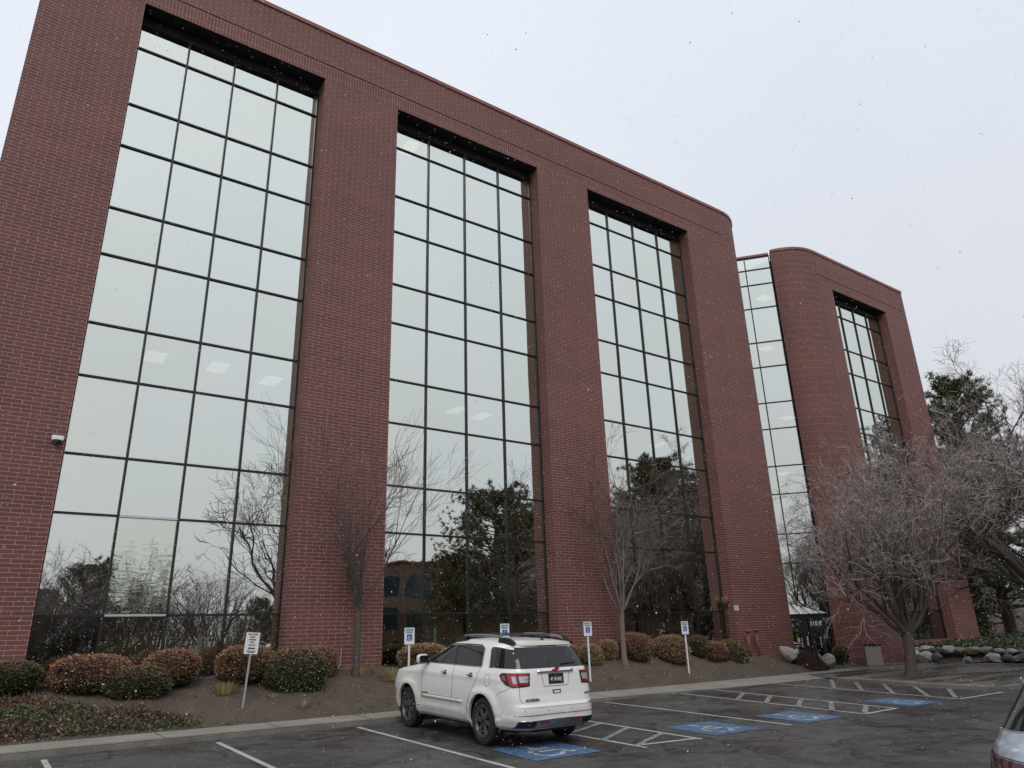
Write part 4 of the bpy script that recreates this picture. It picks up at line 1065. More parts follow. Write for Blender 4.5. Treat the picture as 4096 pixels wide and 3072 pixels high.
# ------------------------------------------------------------------ rocks
def rock_mesh(seed, mat, name='boulder'):
    bm = bmesh.new(); bmesh.ops.create_icosphere(bm, subdivisions=4, radius=0.5); rg = random.Random(seed)
    pl = [(rand_unit(rg), rg.uniform(0.24, 0.40)) for _ in range(26)]
    for v in bm.verts:
        p = v.co.copy(); p *= 1+0.12*noise.noise(p*2.2+Vector((seed, 0, 0)))
        for n, dd in pl:
            k = p.dot(n)-dd
            if k > 0: p -= n*k*0.97
        p *= 1+0.03*noise.noise(p*9+Vector((seed, 3, 0)))
        v.co = p
    xs = [v.co.x for v in bm.verts]; ys = [v.co.y for v in bm.verts]; zs = [v.co.z for v in bm.verts]
    for v in bm.verts: v.co = Vector(((v.co.x-min(xs))/(max(xs)-min(xs))-0.5, (v.co.y-min(ys))/(max(ys)-min(ys))-0.5, (v.co.z-min(zs))/(max(zs)-min(zs))))
    me = bpy.data.meshes.new(name); bm.to_mesh(me); bm.free(); me.materials.append(mat)
    me.polygons.foreach_set('use_smooth', [True]*len(me.polygons))
    o = bpy.data.objects.new(name, me); COL.objects.link(o); return o
def rock_mat(name, a, b_):
    g = NG(name); P = g.coord('Object'); mp = g.n('ShaderNodeMapping'); mp.inputs['Scale'].default_value = (0.8, 0.8, 3.5); mp.inputs['Rotation'].default_value = (0.3, 0.25, 0); g.l(P, mp.inputs[0])
    f = g.noise(mp.outputs[0], 2.6, 7, 0.7, 0.9); c = g.mix(g.ramp(f, [(0.36, 0), (0.62, 1)]), a, b_); c = g.mix(g.ramp(g.noise(P, 12, 5, 0.8), [(0.45, 0), (0.8, 0.5)]), c, tuple(x*0.4 for x in a))
    g.bsdf(c, 0.85, bump=f, bstr=0.6, bdist=0.05); return g.m
RM = [rock_mat('grey_rock', (0.162, 0.162, 0.155), (0.365, 0.358, 0.338)), rock_mat('pale_rock', (0.270, 0.250, 0.223), (0.567, 0.540, 0.499)), rock_mat('tan_rock', (0.270, 0.196, 0.135), (0.459, 0.365, 0.270)), rock_mat('dark_rock', (0.081, 0.088, 0.092), (0.176, 0.182, 0.182))]
W0, W1 = Vector((38.2, 20.3)), Vector((39.9, 14.2))
def wall_pt(px):
    d = ray(px, 2600); a = Vector((d.x, d.y)); e = W1-W0        # t*a = W0 + s*e
    det = a.x*(-e.y)+a.y*e.x; t = (W0.x*(-e.y)+W0.y*e.x)/det; return a*t
ROCKS = [(335, 385, 975, 1065, 1, 'small pale rock tucked against the brick corner'), (518, 600, 950, 1030, 2, 'small brownish rock right of the trunk in the upper course'),
 (585, 795, 940, 1035, 1, 'long white streaked boulder in the upper course just right of the tree trunk'), (785, 910, 962, 1045, 3, 'dark grey boulder after the white streaked one'),
 (880, 1052, 940, 1045, 1, 'pale domed boulder in the middle of the upper course'), (1052, 1197, 960, 1052, 0, 'square grey boulder in the upper course'),
 (1188, 1402, 952, 1055, 2, 'widest olive brown boulder of the upper course'), (1398, 1562, 952, 1050, 0, 'grey pointed boulder of the upper course'),
 (1555, 1738, 975, 1052, 0, 'flat grey boulder of the upper course toward the right'), (1742, 1888, 978, 1045, 1, 'small light flat rock of the upper course'), (1885, 2060, 995, 1095, 3, 'dark boulder cut by the right edge of the photo'),
 (355, 605, 1000, 1155, 1, 'big rounded white boulder behind the tree trunk'), (550, 772, 1015, 1135, 1, 'slanting banded boulder in the lower course'), (725, 885, 1032, 1135, 3, 'dark boulder at the bottom beside the ivy'),
 (1150, 1272, 1088, 1145, 0, 'small lone grey rock sitting in the ivy'), (1435, 1668, 1038, 1125, 1, 'long cream banded boulder in the lower course'), (1662, 1815, 1035, 1125, 3, 'slate grey boulder in the lower course'),
 (1785, 1908, 1072, 1132, 2, 'small orange tan rock at the foot of the wall'), (1820, 2060, 1040, 1140, 3, 'large dark boulder of the lower course at the right edge')]
for i, (x0, x1, yt, yb, mi, lab) in enumerate(ROCKS):
    X0, X1, YT, YB = 3500+x0*0.3013, 3500+x1*0.3013, 2300+yt*0.3013, 2300+yb*0.3013; cx = (X0+X1)/2
    p = wall_pt(cx); low = yb > 1100
    p = p*(0.985 if low else 1.012) if 'lone' not in lab else p*0.965
    zt = at_dist(cx, YT, p.x, p.y).z; zb = at_dist(cx, YB, p.x, p.y).z
    if low: zb = min(zb, 0.02)
    dep = Vector((p.x, p.y, zt-ZC)).dot(CF); w_ = (X1-X0)*dep/F_PX*1.04
    o = rock_mesh(100+i, RM[mi]); o.scale = (w_, w_*0.75, max(0.15, zt-zb+0.04)); o.rotation_euler = (0, 0, -radians(36)); o.location = (p.x, p.y, zb-0.02)
    tag(o, lab, 'rock', 'boulders of the planter wall')
for i, (X0, X1, YT, YB, mi, lab) in enumerate(((3127, 3195, 2583, 2640, 1, 'rough white boulder beside the dead shrub near the entrance'), (3180, 3206, 2594, 2615, 1, 'small white rock between the white boulder and the dead shrub'), (3290, 3356, 2612, 2677, 0, 'slanting grey boulder right of the dead shrub'))):
    cx = (X0+X1)/2; p = yplane(cx, YB, 19.55) if i < 2 else hit(cx, YB, lambda x, y: 0.05)
    zt = at_dist(cx, YT, p.x, p.y).z; dep = (p-Vector((0, 0, ZC))).dot(CF); w_ = (X1-X0)*dep/F_PX
    o = rock_mesh(140+i, RM[mi]); o.scale = (w_, w_*0.8, zt-p.z+0.08); o.location = (p.x, p.y+0.1, p.z-0.08); o.rotation_euler = (0, 0, -0.4)
    tag(o, lab, 'rock')

# planter ground behind the rocks, ivy, bed creeper --------------------------------
def plz(x, y):
    """planter surface"""
    t = (x-pw(y, [(8, 41.5), (14.2, 39.7), (20.3, 38.0)]))
    z = 0.03+0.62*max(0, min(1, (t-0.35)/1.0))+0.055*max(0, min(12, t-0.9))*0.6
    return z+noise.noise(Vector((x*0.7, y*0.7, 0)))*0.07*min(1, max(0, t))
sheet('soil_bed', rng(37.9, 75, 70), rng(7, 20.8, 30), plz, M['soil'])
iv = Raw(); rg = random.Random(12)
for k in range(48000):
    x = 38.3+36*rg.random()**1.9; y = rg.uniform(8, 20.5)
    if plz(x, y) < 0.16: continue
    iv.leaf(Vector((x, y, plz(x, y)+rg.uniform(0, 0.12))), (rand_unit(rg)+Vector((0, 0, 0.2))).normalized(), Vector((0, 0, 1)), 0.10, 0.085)
tag(iv.build('ivy_cover', M['ivy']), 'dark ivy covering the slope behind the boulders', 'ground cover', kind='stuff')
# grass between the boulders
def tuft(name, px, py, wpx, hpx, label, n=220, mat='grass', fz=bedz, nm='grass_tuft'):
    p = hit(px, py, fz); dep = (p-Vector((0, 0, ZC))).dot(CF); w_ = wpx*dep/F_PX; h_ = hpx*dep/F_PX; r = Raw(); rg = random.Random(int(px))
    for k in range(n):
        a = rg.uniform(0, 2*pi); q = sqrt(rg.random())*w_*0.36; b = Vector((q*cos(a), q*sin(a)*0.7, 0)); d = Vector((cos(a)*0.6*rg.random(), sin(a)*0.6*rg.random(), 1)).normalized()
        L = h_*rg.uniform(0.5, 1.5); m_ = b+d*L*0.6; t = m_+(d+Vector((cos(a)*0.5, sin(a)*0.5, -0.2))).normalized()*L*0.45; s = Vector((-sin(a), cos(a), 0))*0.0032
        r.v += [b-s, b+s, m_+s*0.8, m_-s*0.8, t]; i0 = len(r.v)-5; r.f += [(i0, i0+1, i0+2, i0+3), (i0+3, i0+2, i0+4)]; r.m += [0, 0]
    o = r.build(nm, M[mat]); o.location = (p.x, p.y, p.z-0.01); return tag(o, label, 'grass tuft')
tuft('g', 1450, 2700, 125, 40, 'dry grass tuft around the foot of the slender bare tree', 420)
tuft('g', 1562, 2720, 110, 46, 'yellow grass tuft between the slender tree and the white car', 480)
tuft('g', 900, 2776, 110, 40, 'brown mounded grass tuft left of the guest parking sign', 420)
tuft('g', 1215, 2832, 60, 22, 'small dry grass tuft in front of the largest shrub', 200)
tuft('g', 1090, 2795, 60, 16, 'flat dry grass tuft right of the guest sign post', 140)
tuft('g', 2460, 2720, 40, 16, 'tiny yellow grass tuft in the bed below the second bare tree', 120)
tuft('g', 3690, 2643, 55, 17, 'yellow grass tuft at the foot of the boulder wall right of the thick trunk', 260, fz=lambda x, y: 0.04)
# creeper patch at the left
cr = Raw(); rg = random.Random(4)
for k in range(26000):
    x = rg.uniform(-4.5, 4.4); t = rg.random(); y = 18.12+1.45*t
    lim = pw(x, [(-5, 1.0), (1.4, 0.95), (2.3, 0.55), (3.4, 0.40), (4.3, 0.10)])
    if t > lim+0.08*noise.noise(Vector((x*3, 0, 0))): continue
    z = bedz(x, y)+rg.random()**1.5*0.22*(0.6+0.4*noise.noise(Vector((x*2, y*2, 0))))
    gr = noise.noise(Vector((x*0.8+3, y*1.2, 0)))+0.25*(x-2.2)*0.5
    mi = 2 if rg.random() < 0.38+gr*1.2 else 0
    if rg.random() < 0.20:
        p = Vector((x, y, z)); cr.tube([p, p+(rand_unit(rg)+Vector((0, 0, 0.2))).normalized()*rg.uniform(0.1, 0.3)], [0.004, 0.003], 3, 0)
    else: cr.leaf(Vector((x, y, z)), rand_unit(rg), (rand_unit(rg)+Vector((0, 0, 0.8))).normalized(), 0.065, 0.05, mi)
tag(cr.build('creeper_cover', [M['litter'], M['ivy'], M['creeper_green']]), 'brown and green creeper covering the left end of the bed', 'ground cover', kind='stuff')
# wood chips and grit on the soil
ch = Raw()
for k in range(9000):
    x = rg.uniform(-1, 29.5); y = walk_in(x)+(YF-walk_in(x))*rg.random()**1.5*0.97; L = rg.uniform(0.012, 0.042); a = rg.uniform(0, pi); dv = Vector((cos(a), sin(a), rg.uniform(-0.2, 0.3))).normalized()
    ch.leaf(Vector((x, y, bedz(x, y)+0.012)), dv, Vector((0, 0, 1)), L, L*0.5)
for k in range(2600):
    x = rg.uniform(-1, 30); y = walk_in(x)+(YF-walk_in(x))*rg.random()**1.3*0.97
    if noise.noise(Vector((x*0.6, y*1.2, 4))) < -0.05: continue
    L = rg.uniform(0.03, 0.07); ch.leaf(Vector((x, y, bedz(x, y)+0.02)), (Vector((rg.uniform(-1, 1), rg.uniform(-1, 1), rg.uniform(-0.3, 0.3)))).normalized(), (rand_unit(rg)+Vector((0, 0, 1.2))).normalized(), L, L*0.55, 1)
for k in range(500):
    x = rg.uniform(-1, 25); y = rg.uniform(YK+0.05, walk_in(x))
    if rg.random() > 0.35+0.65*(y-YK)/1.5: continue
    L = rg.uniform(0.012, 0.05); ch.leaf(Vector((x, y, walkz(x, y)+0.008)), (Vector((rg.uniform(-1, 1), rg.uniform(-1, 1), 0.05))).normalized(), Vector((0, 0, 1)), L, L*0.5, rg.randint(0, 1))
tag(ch.build('wood_chips', [leaf_mat('chips', [(0, (0.10, 0.07, 0.05)), (0.7, (0.26, 0.21, 0.17)), (1, (0.60, 0.57, 0.52))], 0.8), leaf_mat('fallen_leaves', [(0, (0.035, 0.024, 0.018)), (0.6, (0.10, 0.065, 0.045)), (1, (0.19, 0.13, 0.08))], 0.8)]), 'pale wood chips and snow grains scattered on the soil', 'wood chips', kind='stuff')
# dead spreading shrub by the entrance
p = hit(3275, 2684, lambda x, y: 0.06); dep = (p-Vector((0, 0, ZC))).dot(CF); w_ = 185*dep/F_PX
ds = Raw(); rg = random.Random(19)
for k in range(5200):
    a = rg.uniform(0, 2*pi); q = sqrt(rg.random()); x, y = q*cos(a), q*sin(a); z = 0.80*(1-q**2.2)*(1-0.25*x)
    pz = Vector((x*w_*0.5, y*0.55, z*0.86)); d = (Vector((x*0.5, y*0.5, 0.8))+rand_unit(rg)*0.8).normalized()
    ds.tube([pz-d*0.06, pz+d*rg.uniform(0.05, 0.12)], [0.006, 0.003], 3)
k0 = len(ds.v)
for j in range(9):
    for i in range(20): a = 2*pi*i/20; q = j/8; ds.v.append(Vector((q*cos(a)*w_*0.48, q*sin(a)*0.52, 0.80*(1-q**2.2)*(1-0.25*q*cos(a))*0.86-0.05)))
for j in range(8):
    for i in range(20): ds.f.append((k0+j*20+i, k0+j*20+(i+1) % 20, k0+(j+1)*20+(i+1) % 20, k0+(j+1)*20+i)); ds.m.append(1)
o = ds.build('spreading_shrub', [M['deadshrub'], M['core']]); o.location = (p.x, p.y+0.45, 0.08); o.rotation_euler = (0, 0, -0.25)
tag(o, 'reddish brown spreading shrub between two boulders by the entrance', 'shrub')

# ------------------------------------------------------------------ litter bin
p = hit(3450, 2660, lambda x, y: 0.04); p.y = min(p.y, 19.75)
bn = empty('litter_bin', (p.x, p.y, 0.04), -1.03, 'square tan pebbled concrete litter bin with a black top beside the entrance', 'litter bin')
g = NG('pebble_concrete'); P_ = g.coord(); g.bsdf(g.mix(g.ramp(g.noise(P_, 60, 3, 0.8), [(0.35, 0), (0.65, 1)]), (0.26, 0.225, 0.18), (0.48, 0.43, 0.36)), 0.85, bump=g.noise(P_, 60, 3), bstr=0.5); M['pebble'] = g.m
bm = MB(); wb = 0.34
v0 = [(-wb, -wb, 0), (wb, -wb, 0), (wb, wb, 0), (-wb, wb, 0)]; v1 = [(a*0.97, b*0.97, 0.84) for a, b, _ in v0]
for i in range(4): j = (i+1) % 4; bm.quad([v0[i], v0[j], v1[j], v1[i]])
bm.quad(v1); bevel(bm.build('body', M['pebble'], bn), 0.02)
bm = MB(); bm.box((-0.355, -0.355, 0.84), (0.355, 0.355, 0.95)); bevel(bm.build('lid', M['black'], bn), 0.015)

# ------------------------------------------------------------------ signs
def yz_text(*a, **k): return text_obj(*a, **k)
M['sign_white'] = simple('sign_white', (0.72, 0.74, 0.75), 0.35, var=0.03); M['sign_blue'] = simple('sign_blue', (0.012, 0.075, 0.33), 0.4, var=0.05)
M['sign_green'] = simple('sign_green', (0.012, 0.13, 0.10), 0.5); M['maroon'] = simple('sign_maroon', (0.13, 0.012, 0.02), 0.5); M['ink'] = simple('sign_black', (0.02, 0.02, 0.022), 0.5)
M['post_white'] = simple('white_post', (0.70, 0.70, 0.69), 0.5, var=0.05)
def rrect(w, h, r, n=5):
    pts = []
    for (cx, cy, a0) in ((w/2-r, h/2-r, 0), (-w/2+r, h/2-r, pi/2), (-w/2+r, -h/2+r, pi), (w/2-r, -h/2+r, 3*pi/2)):
        for i in range(n+1): a = a0+pi/2*i/n; pts.append((cx+r*cos(a), cy+r*sin(a)))
    return pts
def plate(pts, y, th, mat, name, parent):
    m = MB(); n = len(pts); m.quad([(x, y, z) for x, z in pts]); m.quad([(x, y+th, z) for x, z in reversed(pts)])
    for i in range(n): a, b = pts[i], pts[(i+1) % n]; m.quad([(a[0], y, a[1]), (b[0], y, b[1]), (b[0], y+th, b[1]), (a[0], y+th, a[1])])
    return m.build(name, mat, parent)
def ada_sign(loc, top, label, rz=0.0, tilt=0.0):
    e = empty('parking_sign', loc, rz, label, 'sign', 'reserved parking signs along the kerb'); e.rotation_euler = (0, tilt, rz)
    H = top
    m = MB(); m.box((-0.025, -0.0, -0.1), (0.025, 0.045, H-0.02)); m.build('post', M['post_white'], e)
    cz = H-0.24
    def rr(w, h, r, y, th, mat, nm): 
        o = plate([(x, z+cz) for x, z in rrect(w, h, r)], y, th, mat, nm, e); return o
    rr(0.305, 0.46, 0.03, -0.010, 0.006, M['sign_green'], 'border'); rr(0.285, 0.44, 0.025, -0.013, 0.002, M['sign_white'], 'panel')
    text_obj('RESERVED', 0.062, M['sign_green'], 'lettering', loc=(0, -0.0165, cz+0.165), parent=e, squeeze=0.80, bold=0.002)
    text_obj('PARKING', 0.062, M['sign_green'], 'lettering', loc=(0, -0.0165, cz+0.10), parent=e, squeeze=0.80, bold=0.002)
    o = plate([(x, z+cz-0.035) for x, z in rrect(0.15, 0.17, 0.012)], -0.0165, 0.002, M['sign_blue'], 'blue_square', e)
    s = MB()
    polys = stroke_quads(wheelchair(), 0.075)+[disc(0.40, 0.89, 0.07)]
    for k, pl in enumerate(polys): s.quad([(-0.075+0.15*(0.08+0.84*q.x), -0.0185-0.00008*k, cz-0.035-0.085+0.17*(0.06+0.88*q.y)) for q in pl])
    w_ = s.build('wheelchair_symbol', M['sign_white'], e); w_.parent = e
    return e
def post_base(px, py, fz=bedz): return hit(px, py, fz)
# pixel of post base, pixel of sign top
for (bx, by, tx, ty, lab) in ((1634, 2745, 1638, 2508, 'reserved parking sign left of the white car, nearest of its row'), (2024, 2745, 2024, 2492, 'reserved parking sign mostly hidden behind the roof of the white car'),
                              (2363, 2727, 2352, 2484, 'reserved parking sign on a white post just right of the white car'), (2758, 2696, 2741, 2483, 'farthest reserved parking sign, near the boulders and entrance')):
    p = post_base(bx, by); zt = at_dist(tx, ty, p.x, p.y).z
    ada_sign((p.x, p.y, p.z), zt-p.z, lab, rz=-0.25 if bx < 1700 else -0.30)
p = post_base(970, 2833); zt = at_dist(996, 2530, p.x, p.y).z; zb = at_dist(996, 2616, p.x, p.y).z
gs = empty('parking_sign', p, 0, 'white guest parking sign reading 45th TOWER GUEST PARKING ONLY on a leaning metal post', 'sign'); H = zt-p.z; hs = zt-zb
gs.rotation_euler = (0.0, radians(3.5), -0.12)
m = MB(); m.box((-0.022, 0, -0.1), (0.022, 0.03, H-0.03)); m.build('post', M['galv'], gs)
cz = H-hs/2; ws_ = hs*0.66
o = plate([(x, z+cz) for x, z in rrect(ws_, hs, 0.008, 2)], -0.006, 0.004, M['sign_white'], 'panel', gs)
for txt, dz, sz, mt, sq_ in (('45th TOWER', 0.41, 0.098, 'maroon', 0.82), ('GUEST', 0.285, 0.098, 'maroon', 0.82), ('PARKING', 0.165, 0.098, 'maroon', 0.82), ('ONLY', 0.045, 0.098, 'maroon', 0.82), ('2 HOUR LIMIT', -0.09, 0.078, 'maroon', 0.72), ('VIOLATORS WILL BE TOWED', -0.365, 0.048, 'ink', 0.65), ('AT OWNERS EXPENSE', -0.425, 0.048, 'ink', 0.65)):
    text_obj(txt, sz*hs, M[mt], 'lettering', loc=(0, -0.0085, cz+dz*hs), parent=gs, squeeze=sq_*ws_/hs/0.66, bold=0.002)
m = MB(); a = hs; m.quad([(-0.26*ws_, -0.009, cz-0.235*a), (-0.12*ws_, -0.009, cz-0.17*a), (-0.12*ws_, -0.009, cz-0.30*a)]); m.quad([(-0.12*ws_, -0.009, cz-0.265*a), (0.26*ws_, -0.009, cz-0.265*a), (0.26*ws_, -0.009, cz-0.205*a), (-0.12*ws_, -0.009, cz-0.205*a)])
m.build('arrow', M['ink'], gs)

# ------------------------------------------------------------------ distant ground at the right
g = NG('thicket'); P_ = g.coord(); g.bsdf(g.mix(g.noise(P_, 0.25, 6, 0.75), (0.10, 0.085, 0.075), (0.22, 0.19, 0.17)), 0.95, bump=g.noise(P_, 1.5, 5), bstr=1.0, bdist=0.5); M['thicket'] = g.m
def hillz(x, y):
    r_ = sqrt(x*x+y*y); return -1.0+max(0, r_-95)*0.045+noise.noise(Vector((x*0.03, y*0.03, 0)))*1.5*max(0, min(1, (r_-90)/30))
V = []; Fc = []; na, nr = 40, 24
for i in range(na+1):
    a = radians(-5+60*i/na)
    for j in range(nr+1): r_ = 60+j*14; x, y = r_*cos(a), r_*sin(a); V.append((x, y, hillz(x, y)))
for i in range(na):
    for j in range(nr): q = i*(nr+1)+j; Fc.append((q, q+nr+1, q+nr+2, q+1))
mesh_from('hillside', V, Fc, M['thicket'], smooth=True)['kind'] = 'structure'
bm = MB()
for i in range(30):
    a0, a1 = radians(0+40*i/30), radians(0+40*(i+1)/30); bm.quad([(r_*cos(a), r_*sin(a), hillz(r_*cos(a), r_*sin(a))+0.25) for a, r_ in ((a0, 92), (a0, 104), (a1, 104), (a1, 92))])
bm.build('snow_strip', simple('patchy_snow', (0.62, 0.63, 0.66), 0.8, var=0.2, scale=0.3))['kind'] = 'structure'
bw = Raw(); rg = random.Random(55)
for k in range(1700):
    a = radians(rg.uniform(12, 38)); r_ = rg.uniform(75, 130); x, y = r_*cos(a), r_*sin(a); h = rg.uniform(2, 7); p = Vector((x, y, hillz(x, y))); d = Vector((rg.uniform(-0.2, 0.2), rg.uniform(-0.2, 0.2), 1)).normalized(); pts = [p]
    for i in range(3): d = (d+rand_unit(rg)*0.15).normalized(); p = p+d*h/3; pts.append(p)
    bw.tube(pts, [0.07, 0.05, 0.035, 0.02], 3)
    for j in range(8):
        q = pts[rg.randint(1, 3)]; v = (rand_unit(rg)+Vector((0, 0, 0.6))).normalized(); bw.tube([q, q+v*rg.uniform(0.6, 1.8)], [0.03, 0.012], 3)
tag(bw.build('woods', M['twig']), 'distant grey brown thicket beyond the right end of the building', 'woods', kind='stuff')

# ------------------------------------------------------------------ falling snow
sn = Raw(); rg = random.Random(2024)
for k in range(15000):
    t = 1.6+17.5*rg.random()**0.65; px, py = rg.uniform(-300, 4400), rg.uniform(-300, 3300); d = ray(px, py); q = Vector((0, 0, ZC))+d*t
    if q.y > 20 or q.z < lotz(q.x, q.y)+0.05: continue
    s = t*rg.uniform(0.00022, 0.00062)*(2.6 if rg.random() < 0.012 else 1); b0 = len(sn.v)
    sn.v += [q+Vector((s, 0, 0)), q+Vector((0, s, 0)), q+Vector((-s, 0, 0)), q+Vector((0, -s, 0)), q+Vector((0, 0, s)), q+Vector((0, 0, -s))]
    for (a, b, c) in ((0,1,4),(1,2,4),(2,3,4),(3,0,4),(1,0,5),(2,1,5),(3,2,5),(0,3,5)): sn.f.append((b0+a, b0+b, b0+c)); sn.m.append(0)
g = NG('snowflake'); d1 = g.n('ShaderNodeBsdfDiffuse', Color=(0.9, 0.9, 0.92, 1)); d2 = g.n('ShaderNodeBsdfTranslucent', Color=(0.95, 0.95, 0.97, 1)); m_ = g.n('ShaderNodeMixShader', Fac=0.5); g.l(d1.outputs[0], m_.inputs[1]); g.l(d2.outputs[0], m_.inputs[2]); g.l(m_.outputs[0], g.out.inputs[0])
tag(sn.build('falling_snow', g.m), 'fine snowflakes drifting down all over the scene', 'snow', kind='stuff')
# ------------------------------------------------------------------ vehicles
g = NG('white_pearl_paint'); P_ = g.coord(); s_ = g.n('ShaderNodeSeparateXYZ'); g.l(P_, s_.inputs[0])
dirt = g.n('ShaderNodeMapRange'); dirt.inputs[1].default_value = 0.25; dirt.inputs[2].default_value = 0.95; dirt.inputs[3].default_value = 0.85; dirt.inputs[4].default_value = 0.0; g.l(s_.outputs['Z'], dirt.inputs[0])
dm = g.n('ShaderNodeMath', _operation='MULTIPLY'); g.l(dirt.outputs[0], dm.inputs[0]); g.l(g.ramp(g.noise(P_, 5, 6, 0.75), [(0.3, 0.2), (0.7, 0.8)]), dm.inputs[1])
c = g.mix(dm.outputs[0], (0.84, 0.83, 0.79), (0.40, 0.37, 0.33)); rr_ = g.mix(dm.outputs[0], (0.22,)*3, (0.6,)*3)
b_ = g.bsdf(c, rr_); b_.inputs['Coat Weight'].default_value = 0.5; b_.inputs['Coat Roughness'].default_value = 0.08; M['paint_white'] = g.m
g = NG('silver_paint'); P_ = g.coord(); c = g.mix(g.ramp(g.noise(P_, 7, 6, 0.8), [(0.45, 0), (0.7, 0.35)]), (0.47, 0.52, 0.60), (0.30, 0.32, 0.35)); b_ = g.bsdf(c, 0.32, 0.55); b_.inputs['Coat Weight'].default_value = 0.6; M['paint_silver'] = g.m
def shiny(name, col, rough=0.08, metal=0.0, coat=0.0):
    g = NG(name); b = g.bsdf(col, rough, metal); b.inputs['Coat Weight'].default_value = coat; return g.m
M['car_glass'] = shiny('privacy_glass', (0.012, 0.013, 0.015), 0.06); M['chrome'] = shiny('chrome', (0.75, 0.76, 0.78), 0.12, 1.0); M['rubber'] = simple('tyre_rubber', (0.018, 0.018, 0.019), 0.85)
M['trim'] = shiny('black_trim', (0.012, 0.012, 0.014), 0.35); M['alloy'] = shiny('grey_alloy', (0.16, 0.165, 0.175), 0.35, 0.7); M['alloy_light'] = shiny('bright_alloy', (0.5, 0.51, 0.53), 0.3, 0.8)
M['lens_red'] = shiny('red_lens', (0.35, 0.012, 0.018), 0.12, 0, 0.6); M['lens_dark'] = shiny('dark_red_lens', (0.07, 0.012, 0.015), 0.15, 0, 0.6); M['lens_clear'] = shiny('clear_lens', (0.50, 0.50, 0.52), 0.15, 0.3, 0.5); M['satin'] = shiny('satin_metal', (0.27, 0.28, 0.30), 0.42, 0.8)
M['seam'] = simple('panel_gap', (0.05, 0.05, 0.05), 0.8); M['well'] = simple('wheel_well', (0.008, 0.008, 0.008), 0.95); M['badge_red'] = simple('badge_red', (0.42, 0.02, 0.03), 0.35); M['badge_dark'] = simple('badge_dark', (0.07, 0.07, 0.075), 0.4)

